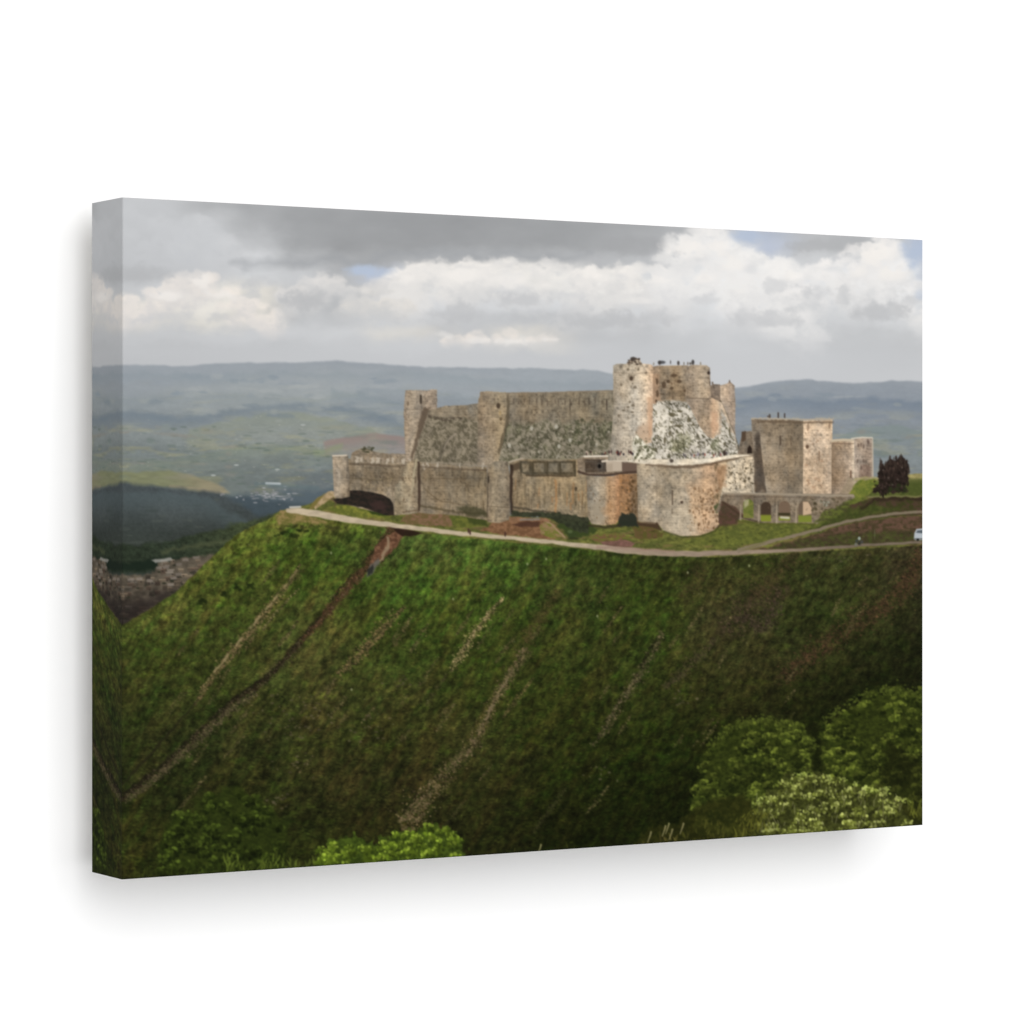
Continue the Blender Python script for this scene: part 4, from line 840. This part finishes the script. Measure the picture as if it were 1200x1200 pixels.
speck(944, 498, 973, 575, 50, (150, 120, 96), a=.5); speck(896, 498, 940, 574, 50, (98, 84, 68), a=.45)
for (px, h_) in [(902, 3), (912, 5), (919.5, 4)]: line([(px, 489), (px, 489 - h_)], (70, 62, 58), 1.8, soft=1.1, alpha=.9)
dab(901, 488, 2.4, 1.2, col((86, 76, 66)), .8)
# far tower pair
poly([(998, 515), (1010, 513), (1022, 513.5), (1023.5, 562), (1000, 572)], stone(lambda x, y: mixc((158, 142, 128), (138, 122, 110), ss(1002, 1018, x)), 31, .08, .14), region=R_RTOWER)
line([(1022.5, 514), (1023, 558)], (196, 182, 162), 1.6, soft=1.1, alpha=.8)
poly([(1008, 545), (1020, 545), (1020, 560), (1008, 562)], (122, 98, 84), warp=1.2, soft=2, alpha=.6)
for (px, py) in [(1006, 522), (1009, 521), (1012, 523), (1017, 517), (1018, 519), (1005, 540), (1012, 540), (1009, 548)]: dab(px, py, 1.2, 2.4, col((100, 84, 74)), .65)
speck(1002, 526, 1020, 556, 14, (196, 178, 158), a=.5)
poly([(974.5, 515.5), (986, 515), (1001, 516), (1001, 560), (998, 584), (974.5, 584)], stone(hstops([975, 984, 994, 998, 1001], [(124, 104, 84), (146, 124, 102), (152, 130, 108), (176, 152, 128), (206, 186, 160)]), 32, .08), region=R_RTOWER)
line([(975, 516.4), (988, 515.4), (999, 516)], (198, 182, 156), 3, soft=1.1); line([(998, 514), (1010, 512.6), (1022, 513)], (214, 204, 186), 1.4, soft=1)
line([(976, 519.5), (1000, 520)], (104, 84, 68), 1.2, alpha=.6); slit(997, 556, 7, 1.6, (90, 62, 46), .75)
poly([(985, 578), (995, 560), (1001, 562), (1001, 578)], (150, 134, 108), warp=.8, soft=3, alpha=.6)
poly([(994, 580), (1002, 566), (1010, 562), (1024, 561), (1030, 566), (1018, 580), (1004, 584)], tex((124, 126, 56), (96, 108, 44), 951), warp=1.2, soft=2, region=R_MEADOW)
line([(1002, 562), (1014, 560), (1028, 560)], (166, 156, 108), 2.4, warp=.6, soft=2, alpha=.8)

# ---- aqueduct bridge
poly([(840, 600), (846, 580), (850, 578), (1000, 579), (1002, 583), (985, 594), (974, 604), (958, 614), (935, 613), (930, 613), (888, 613), (866, 607), (855, 600)],
     stone(lambda x, y: mixc((112, 98, 82), (120, 106, 88), ss(850, 960, x)), 33, .06), region=R_BRIDGE, soft=1.3)
poly([(846, 588), (862, 594), (872, 606), (862, 610), (848, 604), (842, 606)], tex((86, 62, 52), (70, 58, 42), 953), warp=1, soft=2, alpha=.9)
line([(847, 588), (860, 598), (872, 607), (890, 612)], (62, 48, 36), 1.8, soft=1.6, alpha=.7)
def arch(x0, x1, yt, yb, c, **k):
    m = (x0 + x1) / 2; r = (x1 - x0) / 2
    pts = [(x0, yb)] + [(m - r * math.cos(a_), yt + r * .95 * (1 - math.sin(a_))) for a_ in np.linspace(0, math.pi, 11)] + [(x1, yb)]
    poly(pts, c, soft=1.1, **k)
arch(871, 883, 585, 607, tex((120, 120, 60), (96, 106, 46), 955), region=R_MEADOW)
arch(891.5, 903.5, 588, 611, lambda x, y: mixc((70, 56, 44), (128, 136, 46), ss(602, 605, y)), region=R_MEADOW)
arch(912.5, 926, 587, 610, lambda x, y: mixc((116, 96, 78), (128, 134, 54), ss(604, 607, y)), region=R_MEADOW)
poly([(912, 601), (926, 601), (926, 604.5), (912, 604)], (60, 54, 34), soft=1.4); line([(915, 606), (924, 607)], (196, 190, 168), 2.4, warp=.4, soft=1.4)
arch(935.5, 951, 587, 612, lambda x, y: mixc((106, 90, 74), (122, 132, 50), ss(602, 606, y)), region=R_MEADOW)
poly([(941, 588), (947, 588), (951, 595), (951, 602), (941, 604)], (198, 170, 140), soft=1.4)
poly([(872, 586), (878, 585), (877, 592), (872, 596)], (192, 180, 158), soft=2, alpha=.6)
for (a_, t_, b_) in [(868, 592, 609), (889.3, 592, 613), (910.3, 592, 613), (933, 594, 613)]:
    line([(a_, t_), (a_ - .3, b_)], (176, 160, 136), [1.2, 2], soft=1.3, alpha=.75)
line([(848, 578), (885, 578.5), (930, 579.5), (965, 580.5), (1000, 581)], (158, 144, 124), 2.2, warp=.3, soft=1.1)
line([(850, 581.5), (930, 583), (990, 584)], (92, 76, 62), 1.3, soft=1.4, alpha=.5)
for k in range(7): dab(968 + cr.randn() * 3, 591 + cr.randn() * 2.4, 1.4, 1.3, col((150, 150, 134)), .7)
speck(952, 584, 985, 606, 40, (70, 62, 42), (.8, 2), (.8, 2), .6); speck(884, 584, 960, 600, 26, (92, 78, 62), a=.4)
poly([(954, 614), (962, 602), (980, 594), (1000, 584), (990, 600), (970, 610)], tex((96, 104, 46), (70, 70, 40), 957), warp=1.8, soft=2.4, region=R_MEADOW, alpha=.9)
line([(866, 611), (900, 614), (935, 614), (955, 614)], (78, 78, 34), 2, warp=.8, soft=2, alpha=.6)

# ---- reddish cypress clump right of the castle
def blob(pts, c, n, seed, region, dabs, rx=(1, 2.2), ry=(1, 2.2), under=None, warp=4, wsc=7, soft=2.2, lite=None, lean=0, top=None, alpha=1):
    """foliage: ragged dark mass, clumps lit from above, thousands of leaf dabs"""
    r = np.random.RandomState(seed)
    poly(pts, under, warp=warp, wsc=wsc, soft=soft, seed=seed, region=region, alpha=alpha)
    xs = [p[0] for p in pts]; ys = [p[1] for p in pts]
    cl = []
    for k in range(n):
        for q in range(40):
            px, py = r.uniform(min(xs), max(xs)), r.uniform(min(ys), max(ys))
            if sdist(np.array([px]), np.array([py]), pts)[0] < 0: break
        cl.append((px, py, r.uniform(.6, 1.3), r.uniform(.75, 1.12)))
    cl.sort(key=lambda t: t[1] + r.randn() * 4)
    rad = math.sqrt((max(xs) - min(xs)) * (max(ys) - min(ys)) / n) * .62
    for (px, py, s, bv) in cl:
        R = rad * s
        m = int(dabs / n)
        for j in range(m):
            a_ = r.uniform(0, 2 * math.pi); d = math.sqrt(r.rand())
            dx, dy = d * math.cos(a_) * R * 1.15, d * math.sin(a_) * R * .8
            lit = np.clip(.42 - dy / R * .62 - dx / R * .12 + r.randn() * .22, 0, 1)
            if r.rand() < .35 and lit < .35: continue
            cc = col(c[0]) * (1 - lit) + col(c[1]) * lit
            if lit > .8: cc = col(c[2])
            dab(px + dx, py + dy, r.uniform(*rx), r.uniform(*ry), cc * bv * r.uniform(.8, 1.2), .7)
blob([(1021, 577), (1024, 571), (1029, 566), (1029, 552), (1031, 544), (1033, 540), (1036, 546), (1041, 540), (1043, 535), (1046, 541), (1051, 539), (1055, 533), (1058, 538), (1063, 541), (1066, 552), (1065, 562), (1061, 570), (1063, 576), (1050, 578), (1036, 577)],
     [(34, 27, 23), (62, 49, 43), (78, 62, 54)], 30, 31, R_TREE, 420, (.6, 1.1), (1.2, 2.8), tex((40, 31, 27), (54, 42, 37), 961), warp=1.6, wsc=3, soft=1.6)
for (px, py, h_) in [(1032, 537, 9), (1043, 534, 9), (1055.5, 532, 9), (1061, 538, 8), (1049, 540, 6), (1038, 541, 6), (1065, 546, 8)]:
    line([(px, py + h_), (px, py)], (58, 48, 41), [3.6, .8], warp=.9, wsc=2.5, seed=int(px), soft=1.2, alpha=.85)
speck(1024, 562, 1062, 577, 46, (32, 27, 20), (1, 2.4), (1, 2), .7); speck(1042, 566, 1062, 578, 24, (42, 48, 26), (1, 2.4), (1, 2), .7)
for (px, py) in [(1041, 560), (1035, 551), (1052, 562), (1046, 568), (1057, 548)]: dab(px, py, 1.2, 1, col((128, 118, 108)), .4)

# ---- foreground bushes
blob([(188, 1030), (192, 985), (212, 950), (238, 932), (272, 928), (305, 940), (330, 962), (338, 1000), (330, 1030)], [(28, 36, 12), (64, 75, 25), (76, 88, 32)], 100, 41, R_BUSH_D, 3000, (1.3, 3), (1.2, 2.6), tex((42, 51, 18), (54, 64, 22), 971), warp=9, wsc=14, soft=9, alpha=.8)
blob([(820, 975), (812, 950), (824, 905), (832, 872), (856, 852), (888, 843), (922, 846), (946, 862), (956, 880), (962, 925), (958, 985)], [(38, 46, 15), (84, 91, 33), (104, 111, 44)], 170, 43, R_BUSH_R1, 6500, (1.3, 3), (1.2, 2.6), tex((44, 51, 18), (60, 67, 24), 973), warp=7, wsc=11, soft=4)
blob([(958, 945), (956, 900), (962, 862), (985, 838), (1010, 818), (1036, 808), (1066, 810), (1095, 806), (1095, 960), (1050, 975)], [(38, 46, 15), (87, 94, 34), (107, 113, 45)], 190, 44, R_BUSH_R2, 7000, (1.3, 3), (1.2, 2.6), tex((44, 50, 18), (61, 68, 24), 974), warp=7, wsc=11, soft=4)
poly([(952, 868), (962, 868), (966, 930), (952, 945)], (20, 24, 8), warp=3, soft=6, alpha=.7)
poly([(1040, 870), (1090, 900), (1090, 960), (1060, 960), (1030, 920)], (30, 30, 12), warp=6, soft=10, alpha=.5)
poly([(740, 1000), (760, 970), (800, 960), (830, 940), (870, 930), (900, 960), (1090, 940), (1090, 1000)], tex((34, 36, 12), (50, 50, 18), 975), warp=5, wsc=8, soft=6, alpha=.75, region=R_BUSH_P)
blob([(882, 985), (886, 945), (905, 925), (930, 910), (960, 908), (1000, 918), (1035, 926), (1062, 942), (1066, 985)], [(44, 46, 17), (140, 149, 64), (188, 194, 110)], 120, 45, R_BUSH_P, 3800, (.9, 2.1), (.9, 2.2), tex((44, 46, 20), (72, 76, 34), 976), warp=9, wsc=9, soft=4, alpha=.85)
pr = np.random.RandomState(99)
for k in range(110):                                                # thin light stems and leaf tips of the pale shrub
    px = pr.uniform(886, 1062); py = pr.uniform(912 + abs(px - 965) * .18, 975)
    th = pr.uniform(-2.1, -1.05); L = pr.uniform(3, 12)
    line([(px, py), (px + L * math.cos(th), py + L * math.sin(th))], (150, 146, 108) if pr.rand() < .6 else (56, 54, 26), pr.uniform(.5, 1), soft=1, alpha=.6)
for (px, py) in [(938, 906), (946, 905), (962, 908), (972, 914), (989, 910), (922, 916), (1001, 916), (1012, 926), (902, 932), (1040, 922), (1038, 926), (1055, 934), (1064, 936), (1048, 940), (890, 938), (930, 918), (955, 914)]:
    for q in range(9): dab(px + pr.randn() * 2.6, py + abs(pr.randn()) * 4, pr.uniform(.8, 1.7), pr.uniform(.8, 1.5), col((158, 166, 84)) * pr.uniform(.7, 1.1), .8)
    line([(px, py + 14), (px, py)], (110, 112, 66), .9, alpha=.6)
blob([(370, 1020), (378, 998), (390, 985), (408, 979), (424, 981), (438, 988), (452, 983), (466, 974), (484, 975), (500, 968), (516, 967), (530, 976), (541, 986), (546, 1002), (540, 1020)], [(46, 58, 16), (116, 138, 38), (152, 172, 60)], 90, 46, R_BUSH_B, 2300, (1, 2.2), (1, 2.4), tex((44, 56, 18), (70, 86, 28), 977), warp=8, wsc=5, soft=2.4)
for (a_, b_, t0, n, cc) in [(262, 372, 1002, 260, (84, 94, 36)), (740, 800, 978, 50, (92, 84, 42)), (800, 890, 962, 120, (70, 70, 28)), (600, 740, 988, 60, (56, 54, 24)), (1062, 1084, 930, 60, (92, 96, 36)), (860, 900, 950, 90, (90, 90, 34)), (150, 262, 1012, 90, (56, 62, 22))]:
    for k in range(n):
        px = pr.uniform(a_, b_); t = t0 + 6 * math.sin(px / 9) + pr.uniform(0, 24)
        L = pr.uniform(3, 9); lean = pr.uniform(-3, 4)
        line([(px, t + L), (px + lean * .5, t + L * .4), (px + lean, t)], tuple(np.array(cc) * pr.uniform(.5, 1.35)), [1.6, 1.2, .6], soft=1, alpha=.65)
for (px, py) in [(779, 968), (783, 965), (787, 972), (762, 975), (800, 965), (633, 990)]:
    line([(px - 3, py + 12), (px, py + 4), (px + 1, py)], (150, 140, 100), [1, 1.6, 2], soft=1, alpha=.8)

for (a_, b_, t_) in [(835, 955, lambda x: 842 + ((x - 893) / 60) ** 2 * 30), (965, 1084, lambda x: 808 + ((x - 1045) / 80) ** 2 * 40)]:
    for k in range(70):
        px = pr.uniform(a_, b_); py = t_(px) + pr.uniform(-3, 4)
        for q in range(4): dab(px + pr.randn() * 2.2, py + pr.randn() * 2.2, pr.uniform(.8, 1.8), pr.uniform(.8, 1.8), col((84, 92, 36)) * pr.uniform(.6, 1.1), .6)
# deep shade inside the right-hand crowns
for (px, py, rx_, ry_) in [(905, 905, 34, 14), (940, 895, 22, 22), (850, 930, 26, 14), (1010, 892, 30, 14), (1050, 905, 26, 22), (955, 850, 10, 30), (985, 860, 14, 8), (880, 880, 14, 6), (1060, 860, 16, 8), (845, 958, 20, 10)]:
    for q in range(60):
        dab(px + pr.randn() * rx_ * .5, py + pr.randn() * ry_ * .5, pr.uniform(1.2, 3), pr.uniform(1, 2.4), col((26, 32, 11)), .3)
m_ = (REG == R_SLOPE) | (REG == R_BUSH_D) | (REG == R_BUSH_R1) | (REG == R_BUSH_R2)
g_ = img[m_]; lu = g_.mean(-1, keepdims=True)
g_ = np.clip(g_ * .98 + lu * .02, 0, 1) * (np.clip(lu / .22, .2, 1.5) ** .2) * .97
img[m_] = g_ * np.array([.96, .985, .93], np.float32)
m_ = (REG == R_MEADOW)
g_ = img[m_]; wet = ss(.0, .10, g_[:, 1] - g_[:, 0] * .98)[:, None] * .22
img[m_] = g_ * (1 - wet) + (g_.mean(-1, keepdims=True) * np.array([1.12, 1.08, .7], np.float32)) * wet
# ---- finish: photographic softness and a little print grain
def blur(a, s):
    r = int(3 * s + 1); k = np.exp(-.5 * (np.arange(-r, r + 1) / s) ** 2); k = (k / k.sum()).astype(np.float32)
    o = np.zeros_like(a); p = np.pad(a, ((r, r), (0, 0), (0, 0)), 'edge')
    for i in range(2 * r + 1): o += k[i] * p[i:i + a.shape[0]]
    p = np.pad(o, ((0, 0), (r, r), (0, 0)), 'edge'); q = np.zeros_like(a)
    for i in range(2 * r + 1): q += k[i] * p[:, i:i + a.shape[1]]
    return q
img = np.clip(blur(img, .5 * SC), 0, 1)
# ---------------------------------------------------------------- materials
def mat(name, rough=.6, spec=.3):
    m = bpy.data.materials.new(name); m.use_nodes = True
    n = m.node_tree.nodes; b_ = n["Principled BSDF"]
    b_.inputs["Roughness"].default_value = rough; b_.inputs["Specular IOR Level"].default_value = spec
    return m, n, m.node_tree.links, b_

ink, n, l, bs = mat("printed_canvas", .9, .03)
a_ = n.new("ShaderNodeAttribute"); a_.attribute_name = "ink"
tc = n.new("ShaderNodeTexCoord"); mp = n.new("ShaderNodeMapping"); l.new(tc.outputs["Object"], mp.inputs[0])
wx_ = n.new("ShaderNodeTexWave"); wx_.bands_direction = 'X'; wx_.inputs["Scale"].default_value = 420; wx_.inputs["Distortion"].default_value = 1.5
wz_ = n.new("ShaderNodeTexWave"); wz_.bands_direction = 'Z'; wz_.inputs["Scale"].default_value = 420; wz_.inputs["Distortion"].default_value = 1.5
l.new(mp.outputs[0], wx_.inputs[0]); l.new(mp.outputs[0], wz_.inputs[0])
ad = n.new("ShaderNodeMath"); ad.operation = 'ADD'; l.new(wx_.outputs["Fac"], ad.inputs[0]); l.new(wz_.outputs["Fac"], ad.inputs[1])
bp = n.new("ShaderNodeBump"); bp.inputs["Strength"].default_value = .05; bp.inputs["Distance"].default_value = .0002
l.new(ad.outputs[0], bp.inputs["Height"]); l.new(bp.outputs[0], bs.inputs["Normal"])
l.new(a_.outputs["Color"], bs.inputs["Base Color"])

paint_m, n, l, bs = mat("white_wall_paint", .9, .1)
nz = n.new("ShaderNodeTexNoise"); nz.inputs["Scale"].default_value = 60; nz.inputs["Detail"].default_value = 4
rp = n.new("ShaderNodeValToRGB"); rp.color_ramp.elements[0].color = (.93, .93, .93, 1); rp.color_ramp.elements[1].color = (.95, .95, .95, 1)
l.new(nz.outputs["Fac"], rp.inputs[0]); l.new(rp.outputs[0], bs.inputs["Base Color"])

wood, n, l, bs = mat("pine_stretcher_wood", .7, .2)
wn = n.new("ShaderNodeTexNoise"); wn.inputs["Scale"].default_value = 30; wn.inputs["Detail"].default_value = 6
wr = n.new("ShaderNodeValToRGB"); wr.color_ramp.elements[0].color = (.80, .77, .72, 1); wr.color_ramp.elements[1].color = (.86, .84, .80, 1)
l.new(wn.outputs["Fac"], wr.inputs[0]); l.new(wr.outputs[0], bs.inputs["Base Color"])

# ---------------------------------------------------------------- objects
coll = scene.collection
def link(name, me, material, parent=None, **props):
    me.materials.append(material)
    o = bpy.data.objects.new(name, me); coll.objects.link(o)
    if parent is not None: o.parent = parent
    for k, v in props.items(): o[k] = v
    return o

def mesh_np(name, V, F, smooth=False):
    me = bpy.data.meshes.new(name)
    me.vertices.add(len(V)); me.vertices.foreach_set("co", np.ascontiguousarray(V, np.float32).ravel())
    me.loops.add(F.size); me.loops.foreach_set("vertex_index", np.ascontiguousarray(F, np.int32).ravel())
    me.polygons.add(len(F)); me.polygons.foreach_set("loop_start", np.arange(0, F.size, 4, dtype=np.int32))
    me.polygons.foreach_set("loop_total", np.full(len(F), 4, np.int32))
    me.update(calc_edges=True)
    me.polygons.foreach_set("use_smooth", np.full(len(F), smooth, bool))
    return me

def box_mesh(name, lo, hi):
    (a, b_, c), (d, e, f) = lo, hi
    V = np.array([(a, b_, c), (d, b_, c), (d, e, c), (a, e, c), (a, b_, f), (d, b_, f), (d, e, f), (a, e, f)])
    F = np.array([(0, 3, 2, 1), (4, 5, 6, 7), (0, 1, 5, 4), (1, 2, 6, 5), (2, 3, 7, 6), (3, 0, 4, 7)])
    return mesh_np(name, V, F)

# wall behind the canvas
WY = CD + GAP
wall = link("wall", box_mesh("wall", (-5, WY, -1.6), (6, WY + .12, 4.6)), paint_m, kind="structure")

root = bpy.data.objects.new("canvas_print", None); coll.objects.link(root)
root.location = (CX0 + CW / 2, CD / 2, CZ0)
root["label"] = "gallery-wrapped canvas print of a stone hilltop castle under clouds, hung on a white wall"
root["category"] = "canvas print"
OX, OY, OZ = root.location

# the sheet: columns run left edge > front > right edge, rows run top edge > front > bottom edge
NU, NV = 980, 740
RAD = 0.0012
def profile(L, N, D):
    """cells across front L folded over both edges by D, with a rounded fold; returns position, depth, unfolded coordinate"""
    step = L / N
    m = max(3, int(D / step / 1.0))
    fold = np.array([0, .2, .4, .6, .8, 1]) * math.pi / 2
    # from the back of the near edge to the middle
    back = np.linspace(D, RAD, m, endpoint=False)
    th = fold[1:-1]
    pos = [np.zeros(m), RAD - RAD * np.cos(th)]
    dep = [back, RAD - RAD * np.sin(th)]
    unf = [-(back - RAD)]
    mid = np.linspace(RAD, L - RAD, N - 1)
    p = np.concatenate([pos[0], [0.0], pos[1], mid, (L - pos[1])[::-1], [L], L - pos[0][::-1]])
    d = np.concatenate([dep[0], [RAD], dep[1], np.zeros(len(mid)), dep[1][::-1], [RAD], dep[0][::-1]])
    # unfolded: 0 at the near fold, negative on the near side
    u = np.concatenate([unf[0], [0.0], pos[1], mid, (L - pos[1])[::-1], [L], L - unf[0][::-1]])
    return p, d, u
pu, du, uu = profile(CW, NU, CD)
pv, dv, uv = profile(CH, NV, CD)
nu, nv = len(pu), len(pv)
U, V_ = np.meshgrid(uu, uv)
PX, PZ = np.meshgrid(pu, pv)
DY = np.maximum(*np.meshgrid(du, dv))
verts = np.stack([CX0 + PX - OX, DY - OY, CZ1 - PZ - OZ], -1)

# where each point of the sheet lies in the print's own drawing coordinates: the picture is mirrored over the folds
mu = np.where(U < 0, -U, np.where(U > CW, 2 * CW - U, U)); mv = np.where(V_ < 0, -V_, np.where(V_ > CH, 2 * CH - V_, V_))
C_, S_ = math.cos(YAW), math.sin(YAW)
rx, ry = CX0 + mu - CAM[0], 0 - CAM[1]
xc = rx * C_ - ry * S_; zc = rx * S_ + ry * C_
DX = 600 + FPX * xc / zc
DYY = HORIZON + FPX * (CAM[2] - (CZ1 - mv)) / zc
fi = np.clip((DYY - Y0) * SC - .5, 0, H - 1.001); fj = np.clip((DX - X0) * SC - .5, 0, W - 1.001)
i0 = fi.astype(int); j0 = fj.astype(int); a0 = (fi - i0)[..., None]; b0 = (fj - j0)[..., None]
ink_c = (img[i0, j0] * (1 - b0) + img[i0, j0 + 1] * b0) * (1 - a0) + (img[i0 + 1, j0] * (1 - b0) + img[i0 + 1, j0 + 1] * b0) * a0
lin = np.where(ink_c <= .04045, ink_c / 12.92, ((ink_c + .055) / 1.055) ** 2.4) / EXPO
rgba = np.concatenate([np.clip(lin, 0, 1), np.ones(lin.shape[:2] + (1,))], -1).astype(np.float32)

# faces and the region of the picture that each belongs to
I, J = np.meshgrid(np.arange(nv - 1), np.arange(nu - 1), indexing='ij')
q = np.stack([I * nu + J, (I + 1) * nu + J, (I + 1) * nu + J + 1, I * nu + J + 1], -1)
cu = (uu[:-1] + uu[1:]) / 2; cv = (uv[:-1] + uv[1:]) / 2
inu = (cu > 0) & (cu < CW); inv = (cv > 0) & (cv < CH)
front = inv[:, None] & inu[None, :]
rg = REG[i0[:-1, :-1], j0[:-1, :-1]].astype(int)
part_id = np.where(front, rg, 0)
part_id = np.where(inv[:, None] & (cu < 0)[None, :], 101, part_id)
part_id = np.where(inv[:, None] & (cu > CW)[None, :], 102, part_id)
part_id = np.where((cv < 0)[:, None] & inu[None, :], 103, part_id)
part_id = np.where((cv > CH)[:, None] & inu[None, :], 104, part_id)
VF = verts.reshape(-1, 3); CF = rgba.reshape(-1, 4)
def sheet(name, ids, parent, label=None):
    m = np.isin(part_id, ids)
    F = q[m]
    if not len(F): return None
    used, inv_ = np.unique(F, return_inverse=True)
    me = mesh_np(name, VF[used], inv_.reshape(F.shape))
    at = me.color_attributes.new("ink", 'FLOAT_COLOR', 'POINT')
    at.data.foreach_set("color", CF[used].ravel())
    o = link(name, me, ink, parent)
    if label: o["label"] = label
    return o

# every motif of the print is a piece of the one sheet; neighbours share their outline exactly
sky_p = sheet("printed_sky", [R_SKY], root, "grey and white clouds over the horizon, printed on the canvas")
hills_p = sheet("printed_hills", [R_HILLS], root, "hazy blue-green hills and dark valley, printed on the canvas")
sheet("printed_village", [R_VILLAGE], hills_p, "brown village roofs in the valley at the left")
slope_p = sheet("printed_hillside", [R_SLOPE], root, "steep grassy green hillside with bare gullies, printed on the canvas")
sheet("printed_bush", [R_BUSH_D], slope_p, "dark green bush at the lower left")
sheet("printed_bush", [R_BUSH_B], slope_p, "bright green bush at the bottom edge")
sheet("printed_bush", [R_BUSH_R1], slope_p, "round green bush left of the corner bush")
sheet("printed_bush", [R_BUSH_R2], slope_p, "large green bush at the right edge")
sheet("printed_bush", [R_BUSH_P], slope_p, "pale yellow-green shrub in the lower right corner")
mead_p = sheet("printed_meadow", [R_MEADOW], root, "grass terrace and brown banks around the castle's foot")
sheet("printed_road", [R_ROAD], mead_p, "pale dirt road along the hill's brow")
sheet("printed_tree", [R_TREE], mead_p, "dark reddish tree right of the castle")
sheet("printed_van", [R_VAN], mead_p, "white van on the road at the right edge")
castle_p = sheet("printed_castle", [R_CASTLE], root, "weathered beige stone castle walls and towers, printed on the canvas")
sheet("printed_keep", [R_KEEP], castle_p, "tall round towers of the keep")
sheet("printed_rock_slope", [R_ROCK], castle_p, "white rocky slope under the keep")
sheet("printed_tower", [R_SQTOWER], castle_p, "big square tower right of the keep")
sheet("printed_tower", [R_RTOWER], castle_p, "low towers at the castle's right end")
sheet("printed_bridge", [R_BRIDGE], castle_p, "low arched stone bridge right of the round tower")
sheet("wrapped_edge", [101], root, "left edge of the canvas with the picture mirrored round the fold")
sheet("wrapped_edge", [102], root)
sheet("wrapped_edge", [103], root)
sheet("wrapped_edge", [104], root)

# stretcher bars behind the sheet
t_, w_ = .0015, .04
for lo, hi in [((t_, t_, t_), (w_, CD, CH - t_)), ((CW - w_, t_, t_), (CW - t_, CD, CH - t_)),
               ((w_, t_, t_), (CW - w_, CD, w_)), ((w_, t_, CH - w_), (CW - w_, CD, CH - t_))]:
    me = box_mesh("stretcher_bar", (lo[0] + CX0 - OX, lo[1] - OY + .002, lo[2]), (hi[0] + CX0 - OX, hi[1] - OY, hi[2]))
    link("stretcher_bar", me, wood, root)
# wall mount: a cleat screwed to the wall carries the print a little off the wall, a bumper keeps it parallel
for lo, hi in [((.14, CH - .10), (CW - .14, CH - .045)), ((.20, .05), (.26, .09)), ((CW - .26, .05), (CW - .20, .09))]:
    me = box_mesh("wall_mount", (lo[0] + CX0 - OX, CD - OY + .0002, lo[1]), (hi[0] + CX0 - OX, CD + GAP - OY, hi[1]))
    link("wall_mount", me, wood, root)
